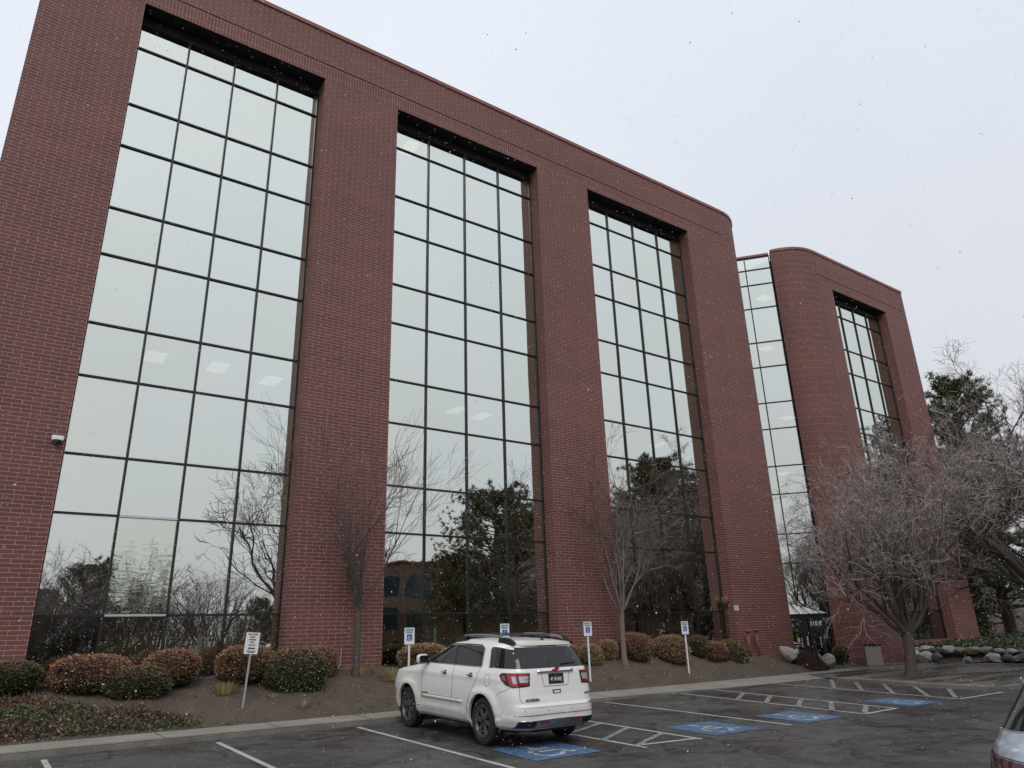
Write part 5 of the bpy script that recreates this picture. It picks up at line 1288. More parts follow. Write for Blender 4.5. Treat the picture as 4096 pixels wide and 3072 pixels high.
class Car:
    """body described by plan contours stacked in z: rows of (z, y_rear, y_front, half width, exponent)"""
    def __init__(s, rows, wheels, wr, arch_r, roof_drop, y_mid=1.2):
        s.rows = rows; s.wheels = wheels; s.wr = wr; s.ar = arch_r; s.rd = roof_drop; s.ym = y_mid
    def par(s, z):
        Rw = s.rows
        if z <= Rw[0][0]: return Rw[0][1:]
        for a, b in zip(Rw, Rw[1:]):
            if z <= b[0]:
                t = (z-a[0])/(b[0]-a[0]); return tuple(a[i]+(b[i]-a[i])*t for i in range(1, 5))
        return Rw[-1][1:]
    def flare(s, y, z):
        f = 0
        for wy in s.wheels:
            d = sqrt((y-wy)**2+(z-0.40)**2)
            if z < 0.98: k = max(0, 1-abs(d-s.ar-0.035)/0.16); f = max(f, 0.030*k*k*(3-2*k)*max(0, min(1, (0.98-z)/0.12)))
        return f
    def groove(s, y, z):       # character lines pressed in the sides
        g_ = 0.0
        if z < 1.1: g_ -= 0.010*math.exp(-((z-0.50)/0.035)**2)
        g_ += 0.008*math.exp(-((z-1.10)/0.05)**2)
        return g_
    def W(s, y, z):
        yr, yf, w, n = s.par(z); yc = (yr+yf)/2; a = (yf-yr)/2; t = min(0.9999, abs(y-yc)/a)
        return w*(1-t**n)**(1/n)+s.flare(y, z)+s.groove(y, z)
    def Rr(s, x, z):
        yr, yf, w, n = s.par(z); yc = (yr+yf)/2; a = (yf-yr)/2; t = min(0.9995, abs(x)/w); return yc-a*(1-t**n)**(1/n)
    def Ff(s, x, z):
        yr, yf, w, n = s.par(z); yc = (yr+yf)/2; a = (yf-yr)/2; t = min(0.9995, abs(x)/w); return yc+a*(1-t**n)**(1/n)
    def warp(s, p):
        k = max(0, min(1, (p[2]-1.28)/0.5)); y = p[1]
        return Vector((p[0], y, p[2]-s.rd*k*((y-s.ym)/2.0)**2))
    def body(s, name, mat, parent, wellmat):
        zs = []; Rw = s.rows
        for a, b in zip(Rw, Rw[1:]):
            n = max(1, int(math.ceil((b[0]-a[0])/0.022)), int(math.ceil(abs(b[2]-a[2])/0.16)))
            zs += [a[0]+(b[0]-a[0])*i/n for i in range(n)]
        zs.append(Rw[-1][0]); N = 220; bm = bmesh.new(); rings = []
        for z in zs:
            yr, yf, w, n = s.par(z); yc = (yr+yf)/2; a = (yf-yr)/2; ring = []
            for i in range(N):
                th = 2*pi*i/N; c, sn_ = cos(th), sin(th); e_ = 2/(n*0.5+1.1)  # spread points, then project on the contour
                vx = math.copysign(abs(c)**e_, c); vy = math.copysign(abs(sn_)**e_, sn_); q = (abs(vx)**n+abs(vy)**n)**(-1/n)
                x, y = w*vx*q, yc+a*vy*q
                if abs(x) > 0.6*w: x += math.copysign((s.flare(y, z)+s.groove(y, z))*min(1, (abs(x)/w-0.6)/0.3), x)
                ring.append(bm.verts.new(s.warp((x, y, z))))
            rings.append(ring)
        for r0, r1 in zip(rings, rings[1:]):
            for i in range(N): j = (i+1) % N; bm.faces.new((r0[i], r0[j], r1[j], r1[i]))
        bm.faces.new(rings[-1]); bm.faces.new(list(reversed(rings[0])))
        bm.normal_update()
        kill = []
        for f in bm.faces:
            c = f.calc_center_median()
            if len(f.verts) > 4: continue
            for wy in s.wheels:
                if abs(c.x) > 0.62 and sqrt((c.y-wy)**2+(c.z-0.40)**2) < s.ar and c.z < 0.92: kill.append(f); break
        bmesh.ops.delete(bm, geom=kill, context='FACES')
        for v in bm.verts:
            if v.is_boundary and abs(v.co.x) > 0.55:
                for wy in s.wheels:
                    dy, dz = v.co.y-wy, v.co.z-0.40; d = sqrt(dy*dy+dz*dz)
                    if 0.01 < d and abs(d-s.ar) < 0.06 and v.co.z > 0.3: v.co.y = wy+dy/d*s.ar; v.co.z = 0.40+dz/d*s.ar
        bmesh.ops.remove_doubles(bm, verts=bm.verts, dist=0.0005)
        me = bpy.data.meshes.new(name); bm.to_mesh(me); bm.free(); me.materials.append(mat)
        me.polygons.foreach_set('use_smooth', [len(p.vertices) <= 4 for p in me.polygons])
        o = bpy.data.objects.new(name, me); COL.objects.link(o); o.parent = parent
        # arch lips and liners
        for wy in s.wheels:
            for sd in (-1, 1):
                m = MB(); L = MB(); n = 30
                for i in range(n):
                    def P(k, r, dx, base=None):
                        a = radians(-18+216*k/n); y, z = wy+r*cos(a), 0.40+r*sin(a); z = max(z, 0.24)
                        x = s.W(y, z)+dx; return (sd*x, y, z)
                    m.quad([P(i, s.ar-0.006, 0.004), P(i+1, s.ar-0.006, 0.004), P(i+1, s.ar+0.030, 0.006), P(i, s.ar+0.030, 0.006)])
                    m.quad([P(i, s.ar-0.006, -0.05), P(i+1, s.ar-0.006, -0.05), P(i+1, s.ar-0.006, 0.004), P(i, s.ar-0.006, 0.004)])
                    a0, a1 = 2*pi*i/n, 2*pi*(i+1)/n; r = s.ar+0.02
                    q = [(wy+r*cos(t), max(0.25, 0.40+r*sin(t))) for t in (a0, a1)]
                    L.quad([(sd*0.93, *q[0]), (sd*0.93, *q[1]), (sd*0.55, *q[1]), (sd*0.55, *q[0])])
                L.quad([(sd*0.55, wy+(s.ar+.02)*cos(2*pi*i/24), max(0.25, 0.40+(s.ar+.02)*sin(2*pi*i/24))) for i in range(24)])
                m.build('arch_lip', mat, parent, True); L.build('wheel_liner', wellmat, parent)
        return o
    def patch(s, poly, name, mat, parent, side='L', off=0.004, step=0.05, edge=None):
        """a panel cut from the body surface: poly in (y,z) for the sides, (x,z) for rear/front"""
        bm = bmesh.new(); vs = [bm.verts.new((p[0], p[1], 0)) for p in poly]; bm.faces.new(vs)
        xs = [p[0] for p in poly]; ys = [p[1] for p in poly]
        def cut(ax, vals):
            for v in vals:
                co = Vector((v, 0, 0)) if ax == 0 else Vector((0, v, 0)); no = Vector((1, 0, 0)) if ax == 0 else Vector((0, 1, 0))
                bmesh.ops.bisect_plane(bm, geom=bm.verts[:]+bm.edges[:]+bm.faces[:], plane_co=co, plane_no=no)
        n0 = int((max(xs)-min(xs))/step); cut(0, [min(xs)+(max(xs)-min(xs))*i/(n0+1) for i in range(1, n0+1)])
        if side in 'RF' or side == 'B':
            for e_ in (0.80, 0.83, 0.855, 0.875, 0.89, 0.903, 0.914, 0.924, 0.933, 0.941, 0.948): cut(0, [v for v in (e_, -e_) if min(xs) < v < max(xs)])
        n1 = int((max(ys)-min(ys))/step); cut(1, [min(ys)+(max(ys)-min(ys))*i/(n1+1) for i in range(1, n1+1)])
        for v in bm.verts:
            a, z = v.co.x, v.co.y
            if side in 'LD':
                sd = -1 if side == 'L' else 1; p = Vector((sd*(s.W(a, z)+off), a, z))
            else:
                yr, yf, w, n = s.par(z); yc = (yr+yf)/2; h_ = (yf-yr)/2; y = s.Rr(a, z) if side == 'B' else s.Ff(a, z)
                nx = math.copysign((min(0.9995, abs(a)/w))**(n-1)/w, a); ny = math.copysign((abs(y-yc)/h_)**(n-1)/h_, y-yc); L_ = sqrt(nx*nx+ny*ny); p = Vector((a+nx/L_*off, y+ny/L_*off, z))
            v.co = s.warp(p)
        me = bpy.data.meshes.new(name); bm.to_mesh(me); bm.free(); me.materials.append(mat); me.polygons.foreach_set('use_smooth', [True]*len(me.polygons))
        o = bpy.data.objects.new(name, me); COL.objects.link(o); o.parent = parent
        if edge:
            m = o.modifiers.new('solid', 'SOLIDIFY'); m.thickness = edge; m.offset = 0
        return o
    def line(s, pts, name, mat, parent, side='L', r=0.004, off=0.002, n=5):
        m = MB(); P = []
        for a, b in zip(pts, pts[1:]):
            k = max(1, int(sqrt((a[0]-b[0])**2+(a[1]-b[1])**2)/0.05))
            P += [(a[0]+(b[0]-a[0])*i/k, a[1]+(b[1]-a[1])*i/k) for i in range(k)]
        P.append(pts[-1]); Q = []
        for a, z in P:
            if side in 'LD': Q.append(s.warp(((-1 if side == 'L' else 1)*(s.W(a, z)+off), a, z)))
            elif side == 'B': Q.append(s.warp((a, s.Rr(a, z)-off, z)))
            else: Q.append(s.warp((a, s.Ff(a, z)+off, z)))
        m.tube(Q, r, n); return m.build(name, mat, parent, True)

def wheel(parent, loc, sd, wr, rim=0.255, w=0.25, spokes=6, seed=0):
    e = bpy.data.objects.new('wheel', None)
    # tyre is the part, rim and hub are its sub-parts
    prof = [(rim-0.01, 0.0), (rim+0.015, 0.012), (wr-0.07, -0.004), (wr-0.025, 0.004), (wr-0.006, 0.022), (wr, 0.05), (wr, w-0.05), (wr-0.02, w-0.01), (rim, w)]
    m = MB(); n = 48
    for i in range(n):
        a, b = 2*pi*i/n, 2*pi*(i+1)/n
        for (r0, d0), (r1, d1) in zip(prof, prof[1:]):
            m.quad([(-sd*d0, r0*cos(a), r0*sin(a)), (-sd*d0, r0*cos(b), r0*sin(b)), (-sd*d1, r1*cos(b), r1*sin(b)), (-sd*d1, r1*cos(a), r1*sin(a))])
    t = m.build('wheel', M['rubber'], parent, True, loc)
    m = MB()
    for i in range(n):          # rim ring and barrel
        a, b = 2*pi*i/n, 2*pi*(i+1)/n
        for (r0, d0), (r1, d1) in zip(((rim+0.008, -0.002), (rim-0.012, -0.002), (rim-0.03, 0.05), (rim-0.045, 0.16)), ((rim-0.012, -0.002), (rim-0.03, 0.05), (rim-0.045, 0.16), (0.0, 0.165))):
            m.mi = 1 if d1 > 0.15 else 0
            m.quad([(-sd*d0, r0*cos(a), r0*sin(a)), (-sd*d0, r0*cos(b), r0*sin(b)), (-sd*d1, r1*cos(b), r1*sin(b)), (-sd*d1, r1*cos(a), r1*sin(a))])
    m.mi = 0; m.build('rim', [M['alloy'], M['well']], t, True)
    m = MB()
    for k in range(spokes):
        a = 2*pi*k/spokes+seed; c, s_ = cos(a), sin(a)
        for (x0, w0, x1, w1, d) in ((0.05, 0.024, rim-0.012, 0.040, 0.012),):
            for side in (-1, 1):
                p = [(x0, 0.002*side), (x1, 0.004*side), (x1, side*w1), (x0, side*w0)]
                q = [(0*0-sd*(d+0.003), c*u-s_*v, s_*u+c*v) for u, v in p]; q2 = [(-sd*(d+0.045), y, z) for _, y, z in q]
                m.mi = 0; m.quad(q)
                for i in range(4): j = (i+1) % 4; m.mi = 1; m.quad([q[i], q[j], q2[j], q2[i]])
    m.mi = 0; m.tube([(-sd*0.012, 0, 0), (-sd*0.05, 0, 0)], 0.07, 18)
    m.build('spokes', [M['alloy'], M['alloy_light']], t)
    m = MB(); m.tube([(-sd*0.004, 0, 0), (-sd*0.02, 0, 0)], 0.032, 14)
    for k in range(6): a = 2*pi*k/6+0.5; m.tube([(-sd*0.008, 0.052*cos(a), 0.052*sin(a)), (-sd*0.02, 0.052*cos(a), 0.052*sin(a))], 0.010, 8)
    m.build('hub_cap', M['trim'], t); return t

RW = [(0.30, -0.93, 3.80, 0.88, 7), (0.36, -1.04, 3.92, 0.950, 7), (0.45, -1.085, 3.98, 0.978, 7), (0.60, -1.085, 4.01, 0.984, 7), (0.685, -1.07, 4.02, 0.988, 7), (0.715, -1.035, 4.02, 0.988, 7.5),
      (0.85, -1.00, 4.01, 0.988, 8), (0.98, -0.98, 3.97, 0.98, 8), (1.07, -0.97, 3.88, 0.970, 8), (1.13, -0.962, 3.62, 0.962, 7.5), (1.19, -0.955, 3.15, 0.950, 7), (1.245, -0.943, 2.75, 0.925, 7),
      (1.30, -0.92, 2.60, 0.897, 7), (1.45, -0.83, 2.24, 0.840, 6.8), (1.62, -0.72, 1.80, 0.775, 6.2), (1.675, -0.70, 1.62, 0.742, 5.6), (1.70, -0.69, 1.50, 0.715, 5), (1.735, -0.60, 1.32, 0.63, 4.2), (1.757, -0.38, 1.05, 0.47, 3.5), (1.768, 0.0, 0.75, 0.25, 3)]
suv = empty('parked_car', (0, 0, 0), 0, 'white SUV parked nose in on the blue marked stall, seen from behind', 'car')
C1 = Car(RW, (0.0, 3.02), 0.39, 0.455, 0.03)
C1.body('body', M['paint_white'], suv, M['well'])
for sd in (-1, 1):
    for i, wy in enumerate((0.0, 3.02)): wheel(suv, (sd*0.965, wy, 0.39), sd, 0.39, seed=0.3 if i else 0.12)
for side in 'LD':
    gl = dict(mat=M['car_glass'], parent=suv, side=side, off=0.006, step=0.06)
    sdn = -1 if side == 'L' else 1
    C1.patch([(2.40, 1.29), (2.30, 1.345), (2.05, 1.475), (1.80, 1.575), (1.52, 1.625), (1.26, 1.637), (1.14, 1.29)], 'front_door_glass', **gl)
    C1.patch([(1.09, 1.29), (1.19, 1.637), (0.80, 1.645), (0.33, 1.640), (0.22, 1.60), (0.15, 1.29)], 'rear_door_glass', **gl)
    C1.patch([(-0.14, 1.30), (-0.11, 1.285), (-0.80, 1.285), (-0.79, 1.40), (-0.66, 1.60), (-0.30, 1.635), (-0.06, 1.635), (-0.03, 1.60)], 'quarter_glass', **gl)
    C1.patch([(1.155, 1.29), (1.265, 1.637), (1.185, 1.637), (1.08, 1.29)], 'pillar_trim', M['trim'], suv, side, 0.008)
    # dark surround and chrome sill line
    C1.line([(2.45, 1.280), (0.14, 1.280)], 'window_moulding', M['chrome'], suv, side, 0.007, 0.004)
    C1.line([(2.42, 1.285), (2.05, 1.485), (1.80, 1.588), (1.52, 1.640), (1.2, 1.652), (0.6, 1.657), (0.33, 1.652), (0.20, 1.60), (0.13, 1.285)], 'window_seal', M['trim'], suv, side, 0.010, 0.002)
    C1.line([(2.30, 1.28), (2.38, 1.0), (2.38, 0.62), (2.33, 0.48)], 'panel_gap', M['seam'], suv, side, 0.004, 0.001)
    C1.line([(1.11, 1.28), (1.10, 0.9), (1.11, 0.48)], 'panel_gap', M['seam'], suv, side, 0.004, 0.001)
    C1.line([(0.13, 1.28), (0.22, 1.08), (0.40, 0.82), (0.47, 0.62), (0.50, 0.48)], 'panel_gap', M['seam'], suv, side, 0.004, 0.001)
    C1.line([(2.55, 0.47), (0.50, 0.47)], 'panel_gap', M['seam'], suv, side, 0.005, 0.001)
    C1.patch([(2.34, 0.64), (2.34, 0.70), (0.70, 0.70), (0.68, 0.64)], 'door_moulding', M['paint_white'], suv, side, 0.014, 0.15, edge=0.012)
    C1.line([(2.34, 0.703), (0.70, 0.703)], 'door_moulding_trim', M['satin'], suv, side, 0.006, 0.016)
    C1.patch([(2.33, 0.715), (2.33, 0.735), (2.08, 0.735), (2.08, 0.715)], 'badge', M['badge_dark'], suv, side, 0.008, 0.1)
    C1.line([(-0.50, 0.86), (-0.56, 0.90), (-0.70, 0.93), (-0.80, 0.985)], 'panel_gap', M['seam'], suv, side, 0.004, 0.001)
    for yy in (1.44, 0.44):
        x = C1.W(yy, 1.14); m = MB(); m.box((x+0.002, yy-0.13, 1.105), (x+0.006, yy+0.03, 1.165)); mm = m
        h = MB(); h.box((x+0.025, yy-0.12, 1.125), (x+0.042, yy+0.08, 1.150)); h.box((x-0.01, yy-0.11, 1.128), (x+0.03, yy-0.08, 1.147)); h.box((x-0.01, yy+0.05, 1.128), (x+0.03, yy+0.07, 1.147))
        if side == 'L': h.v = [Vector((-p.x, p.y, p.z)) for p in h.v]
        o = h.build('door_handle', M['chrome'], suv); bevel(o, 0.006)
        d_ = MB(); a = [(x-0.002, yy-0.02+0.075*cos(2*pi*i/16), 1.135+0.038*sin(2*pi*i/16)) for i in range(16)]; a = [(sdn*(C1.W(p[1], p[2])+0.003), p[1], p[2]) for p in a]; d_.quad(a); d_.build('handle_cup', M['seam'], suv)
    C1.line([(-0.16+0.085*cos(2*pi*i/20), 1.075+0.10*sin(2*pi*i/20)) for i in range(21)], 'fuel_flap', M['seam'], suv, side, 0.0035, 0.001) if side == 'L' else None
    # mirror
    m = MB(); k0 = 0
    base = Vector((sdn*(C1.W(2.28, 1.28)), 2.30, 1.27))
    bm = bmesh.new(); bmesh.ops.create_uvsphere(bm, u_segments=20, v_segments=12, radius=0.5)
    for v in bm.verts: v.co = Vector((math.copysign(abs(v.co.x*2)**0.6, v.co.x)*0.13, math.copysign(abs(v.co.y*2)**0.8, v.co.y)*0.075, math.copysign(abs(v.co.z*2)**0.6, v.co.z)*0.095))
    me = bpy.data.meshes.new('mirror'); bm.to_mesh(me); bm.free(); me.materials.append(M['paint_white']); me.polygons.foreach_set('use_smooth', [True]*len(me.polygons))
    o = bpy.data.objects.new('mirror', me); COL.objects.link(o); o.parent = suv; o.location = (sdn*1.06, 2.22, 1.345)
    f = MB(); f.quad([(x*0.105, -0.077, z*0.072) for x, z in ((-1, -0.9), (-0.8, -1), (0.8, -1), (1, -0.8), (1, 0.7), (0.8, 1), (-0.7, 1), (-1, 0.7))]); q = f.build('mirror_glass', M['car_glass'], o)
    a = MB(); a.tube([(0-sdn*0.08, 0.02, -0.05), (0-sdn*0.20, 0.04, -0.08)], 0.03, 8); q = a.build('mirror_arm', M['trim'], o)
    # roof rails
    rl = MB(); P = []
    for i in range(15):
        y = 1.35-1.80*i/14; t = i/14; z = 1.795-0.03*((y-0.45)/0.95)**2; P.append(C1.warp((sdn*(0.655-0.02*abs(t-0.5)), y, z+0.045*(1-abs(2*t-1)**6)-0.02)))
    rl.tube(P, [0.016]+[0.024]*13+[0.016], 8); q = rl.build('roof_rail', M['satin'], suv, True)
    for y0, y1 in ((1.50, 1.05), (-0.12, -0.62)):
        e_ = MB(); pp = [(y0+(y1-y0)*i/8) for i in range(9)]
        if y0 > 1: hs_ = [0.0, 0.02, 0.04, 0.055, 0.065, 0.07, 0.072, 0.07, 0.06]
        else: hs_ = [0.06, 0.07, 0.075, 0.078, 0.076, 0.07, 0.055, 0.035, 0.0]
        for i in range(8):
            for (ya, ha), (yb, hb2) in (((pp[i], hs_[i]), (pp[i+1], hs_[i+1])),):
                zb = 1.705
                A = [C1.warp((sdn*0.625, ya, zb)), C1.warp((sdn*0.695, ya, zb-0.02)), C1.warp((sdn*0.685, ya, zb+0.02+ha)), C1.warp((sdn*0.630, ya, zb+0.02+ha))]
                B = [C1.warp((sdn*0.625, yb, zb)), C1.warp((sdn*0.695, yb, zb-0.02)), C1.warp((sdn*0.685, yb, zb+0.02+hb2)), C1.warp((sdn*0.630, yb, zb+0.02+hb2))]
                for u in range(4): w2 = (u+1) % 4; e_.quad([A[u], A[w2], B[w2], B[u]])
        q = e_.build('rail_foot', M['trim'], suv)
# rear
C1.patch([(-0.80, 1.285), (0.80, 1.285), (0.735, 1.46), (0.66, 1.645), (-0.66, 1.645), (-0.735, 1.46)], 'rear_glass', M['car_glass'], suv, 'B', 0.007)
C1.patch([(-0.22, 1.655), (-0.22, 1.672), (0.22, 1.672), (0.22, 1.655)], 'brake_lamp', M['lens_dark'], suv, 'B', 0.01)
sp = MB(); n = 18
for i in range(n):
    def SP(k, dz, dy): x = -0.66+1.32*k/n; y = C1.Rr(x, 1.69); return C1.warp((x, y-dy, 1.69+dz))
    sp.quad([SP(i, -0.012, 0.05), SP(i+1, -0.012, 0.05), SP(i+1, 0.022, 0.045), SP(i, 0.022, 0.045)]); sp.quad([SP(i, 0.022, 0.045), SP(i+1, 0.022, 0.045), SP(i+1, 0.040, -0.15), SP(i, 0.040, -0.15)]); sp.quad([SP(i, -0.03, -0.02), SP(i+1, -0.03, -0.02), SP(i+1, -0.012, 0.05), SP(i, -0.012, 0.05)])
sp.build('spoiler', M['paint_white'], suv, True)
for sd in (-1, 1):
    s1 = lambda pts: [(sd*a, b) for a, b in pts] if sd > 0 else [(sd*a, b) for a, b in reversed(pts)]
    base = C1.patch(s1([(0.56, 1.215), (0.585, 1.005), (0.86, 0.985), (0.915, 1.02), (0.930, 1.09), (0.925, 1.175), (0.905, 1.215)]), 'tail_light', M['trim'], suv, 'B', 0.010, 0.04)
    for nm, pts, mt in (('lens', [(0.585, 1.205), (0.595, 1.170), (0.765, 1.170), (0.765, 1.205)], 'lens_red'), ('lens', [(0.597, 1.165), (0.612, 1.065), (0.765, 1.065), (0.765, 1.165)], 'lens_clear'),
                        ('lens', [(0.612, 1.058), (0.618, 1.022), (0.765, 1.022), (0.765, 1.058)], 'lens_red'), ('lens', [(0.785, 1.205), (0.785, 1.00), (0.85, 0.998), (0.885, 1.02), (0.885, 1.195)], 'lens_red'),
                        ('lens', [(0.805, 1.165), (0.805, 1.045), (0.85, 1.045), (0.85, 1.165)], 'lens_clear'), ('lens', [(0.900, 1.18), (0.900, 1.09), (0.922, 1.10), (0.920, 1.16)], 'lens_red')):
        q = C1.patch(s1(pts), nm, M[mt], suv, 'B', 0.014 if mt != 'lens_clear' else 0.017, 0.03); q.parent = base
    q = C1.line([(sd*0.60, 1.112), (sd*0.72, 1.112), (sd*0.72, 1.13), (sd*0.60, 1.13)], 'lens_rib', M['alloy_light'], suv, 'B', 0.005, 0.018); q.parent = base
    C1.line([(sd*0.83, 1.29), (sd*0.775, 1.21)], 'panel_gap', M['seam'], suv, 'B', 0.004, 0.001)
    C1.line([(sd*0.775, 1.0), (sd*0.78, 0.80), (sd*0.74, 0.745)], 'panel_gap', M['seam'], suv, 'B', 0.004, 0.001)
C1.line([(-0.97, 0.535), (-0.6, 0.545), (0, 0.55), (0.6, 0.545), (0.97, 0.535)], 'panel_gap', M['seam'], suv, 'B', 0.006, 0.001)
C1.patch([(-0.77, 0.672), (0.77, 0.672), (0.77, 0.700), (-0.77, 0.700)], 'bumper_trim', M['chrome'], suv, 'B', 0.010, 0.08)
C1.patch([(-0.84, 0.335), (-0.60, 0.325), (0.60, 0.325), (0.84, 0.335), (0.82, 0.455), (-0.82, 0.455)], 'lower_bumper', M['satin'], suv, 'B', 0.008, 0.06)
C1.line([(-0.82, 0.46), (0, 0.475), (0.82, 0.46)], 'bumper_trim', M['chrome'], suv, 'B', 0.010, 0.012)
for sd in (-1, 1):
    s1 = lambda pts: [(sd*a, b) for a, b in (pts if sd > 0 else list(reversed(pts)))]
    e_ = C1.patch(s1([(0.52, 0.345), (0.83, 0.35), (0.82, 0.445), (0.50, 0.445)]), 'exhaust_tip', M['trim'], suv, 'B', 0.014)
    q = C1.patch(s1([(0.55, 0.36), (0.79, 0.365), (0.785, 0.43), (0.535, 0.43)]), 'opening', M['well'], suv, 'B', 0.019); q.parent = e_
    C1.patch(s1([(0.24, 0.405), (0.45, 0.405), (0.45, 0.438), (0.24, 0.438)]), 'reflector', M['lens_red'], suv, 'B', 0.016)
    for xx, zz in ((0.72, 0.62), (0.26, 0.615)):
        C1.patch([(sd*xx+0.013*cos(2*pi*i/10), zz+0.013*sin(2*pi*i/10)) for i in range(10)], 'parking_sensor', M['alloy_light'], suv, 'B', 0.006)
C1.patch([(-0.30, 1.215), (-0.28, 0.985), (0.28, 0.985), (0.30, 1.215)], 'plate_recess', M['paint_white'], suv, 'B', 0.003)
C1.line([(-0.31, 1.20), (-0.27, 0.985), (0.27, 0.985), (0.31, 1.20)], 'panel_gap', M['seam'], suv, 'B', 0.0035, 0.003)
gb = C1.patch([(-0.40, 1.205), (0.40, 1.205), (0.405, 1.255), (-0.405, 1.255)], 'chrome_bar', M['chrome'], suv, 'B', 0.020, 0.08, edge=0.012)
yb = C1.Rr(0, 1.12)-0.012
pl = MB(); pl.box((-0.17, -0.006, -0.085), (0.17, 0.004, 0.085)); lp2 = pl.build('number_plate', M['chrome'], suv); lp2.location = (0, yb, 1.105); lp2.rotation_euler = (radians(-4), 0, 0)
pl = MB(); pl.quad([(-0.152, -0.0075, -0.068), (0.152, -0.0075, -0.068), (0.152, -0.0075, 0.068), (-0.152, -0.0075, 0.068)]); pl.build('plate_face', M['ink'], lp2)
text_obj('4P', 0.088, M['white'], 'lettering', loc=(-0.098, -0.0095, -0.012), parent=lp2, squeeze=0.72); text_obj('484J', 0.088, M['white'], 'lettering', loc=(0.072, -0.0095, -0.012), parent=lp2, squeeze=0.72)
pl = MB(); pl.quad([(-0.045, -0.0095, -0.04), (-0.03, -0.0095, -0.04), (-0.012, -0.0095, 0.03), (-0.025, -0.0095, 0.03)]); pl.quad([(-0.028, -0.0097, 0.028), (-0.012, -0.0097, 0.028), (0.006, -0.0097, -0.04), (-0.008, -0.0097, -0.04)]); pl.build('plate_arch', M['white'], lp2)
text_obj('UTAH', 0.028, M['alloy_light'], 'lettering', loc=(0, -0.0095, 0.052), parent=lp2); 
text_obj('GMC', 0.072, M['badge_red'], 'emblem', loc=(0, C1.Rr(0, 1.23)-0.030, 1.232), parent=suv, squeeze=1.05, bold=0.004, ext=0.004)
text_obj('ACADIA', 0.058, M['badge_dark'], 'emblem', loc=(-0.56, C1.Rr(-0.56, 0.79)-0.02, 0.785), parent=suv, squeeze=1.35, bold=0.003, ext=0.002, xdir=Vector((0.998, -0.06, 0)))
text_obj('AWD', 0.052, M['badge_dark'], 'emblem', loc=(0.70, C1.Rr(0.70, 0.84)-0.02, 0.835), parent=suv, squeeze=1.15, bold=0.002, ext=0.002, xdir=Vector((0.996, 0.09, 0)))
C1.patch([(-0.10, 0.925), (-0.085, 0.86), (0.085, 0.86), (0.10, 0.925)], 'tailgate_handle', M['seam'], suv, 'B', 0.004)
C1.patch([(-0.072, 0.905), (-0.060, 0.872), (0.060, 0.872), (0.072, 0.905)], 'handle_pad', M['paint_white'], suv, 'B', 0.010)
# wiper, antenna, crossbars
m = MB(); a = C1.warp((0.02, C1.Rr(0.02, 1.30)-0.035, 1.255)); b = C1.warp((0.14, C1.Rr(0.14, 1.345)-0.035, 1.345)); c = C1.warp((0.50, C1.Rr(0.5, 1.37)-0.03, 1.362))
m.tube([a, b], [0.026, 0.016], 8); m.tube([b, c], [0.014, 0.008], 6); m.build('rear_wiper', M['trim'], suv)
m = MB(); m.tube([(0.10, -0.42, 1.735), (0.10, -0.46, 1.775)], [0.035, 0.02], 10); m.tube([(0.10, -0.45, 1.77), (0.10, -0.62, 1.95)], 0.006, 5); m.build('antenna', M['trim'], suv)
m = MB(); m.tube([(-0.64, 0.05, 1.815), (0, 0.05, 1.83), (0.64, 0.05, 1.815)], 0.014, 6); m.build('crossbar', M['trim'], suv); m = MB(); m.tube([(-0.64, 0.95, 1.815), (0, 0.95, 1.83), (0.64, 0.95, 1.815)], 0.014, 6); m.build('crossbar', M['trim'], suv)
# front end
C1.patch([(-0.66, 1.62), (-0.80, 1.34), (0.80, 1.34), (0.66, 1.62)], 'windshield', M['car_glass'], suv, 'F', 0.006)
C1.patch([(-0.50, 0.72), (0.50, 0.72), (0.55, 1.02), (-0.55, 1.02)], 'grille', M['trim'], suv, 'F', 0.008)
C1.line([(-0.50, 0.72), (0.50, 0.72), (0.55, 1.02), (-0.55, 1.02), (-0.50, 0.72)], 'grille_surround', M['chrome'], suv, 'F', 0.018, 0.008)
for sd in (-1, 1):
    p = [(0.62, 0.86), (0.92, 0.90), (0.93, 1.02), (0.62, 1.04)]; C1.patch([(sd*a, b) for a, b in (p if sd > 0 else p[::-1])], 'headlight', M['lens_clear'], suv, 'F', 0.010)
C1.patch([(-0.7, 0.34), (0.7, 0.34), (0.66, 0.55), (-0.66, 0.55)], 'lower_grille', M['trim'], suv, 'F', 0.006)
m = MB(); m.box((-0.80, -0.75, 0.26), (0.80, 3.7, 0.38)); m.box((-0.45, -0.9, 0.26), (0.45, -0.7, 0.34)); m.tube([(-0.8, 0, 0.36), (0.8, 0, 0.36)], 0.05, 8); m.tube([(-0.8, 3.02, 0.36), (0.8, 3.02, 0.36)], 0.05, 8); m.build('underbody', M['well'], suv)
# place on the sloping lot
suv.location = (9.35, 12.86, lotz(9.35, 12.86)+0.0); suv.rotation_euler = (radians(2.09), 0, radians(0.3)); suv.scale = (1.09, 1.015, 1.09)

# the second car: silver wagon, only its rear left corner is in view
RS = [(0.22, -0.75, 3.6, 0.83, 6), (0.35, -0.88, 3.7, 0.91, 5), (0.60, -0.93, 3.8, 0.94, 4.6), (0.80, -0.92, 3.82, 0.945, 4.6), (0.90, -0.90, 3.8, 0.935, 4.6), (0.985, -0.875, 3.75, 0.915, 4.5), (1.02, -0.855, 3.5, 0.90, 4.4), (1.06, -0.81, 3.0, 0.87, 4.2), (1.10, -0.775, 2.5, 0.838, 4.1),
      (1.30, -0.55, 2.05, 0.730, 4.2), (1.50, -0.30, 1.5, 0.635, 4.2), (1.56, -0.18, 1.3, 0.59, 4), (1.60, -0.02, 1.0, 0.49, 3.5), (1.62, 0.25, 0.6, 0.25, 3)]
sil = empty('parked_car', (0, 0, 0), 0, 'silver grey SUV whose rear left corner enters at the bottom right corner', 'car')
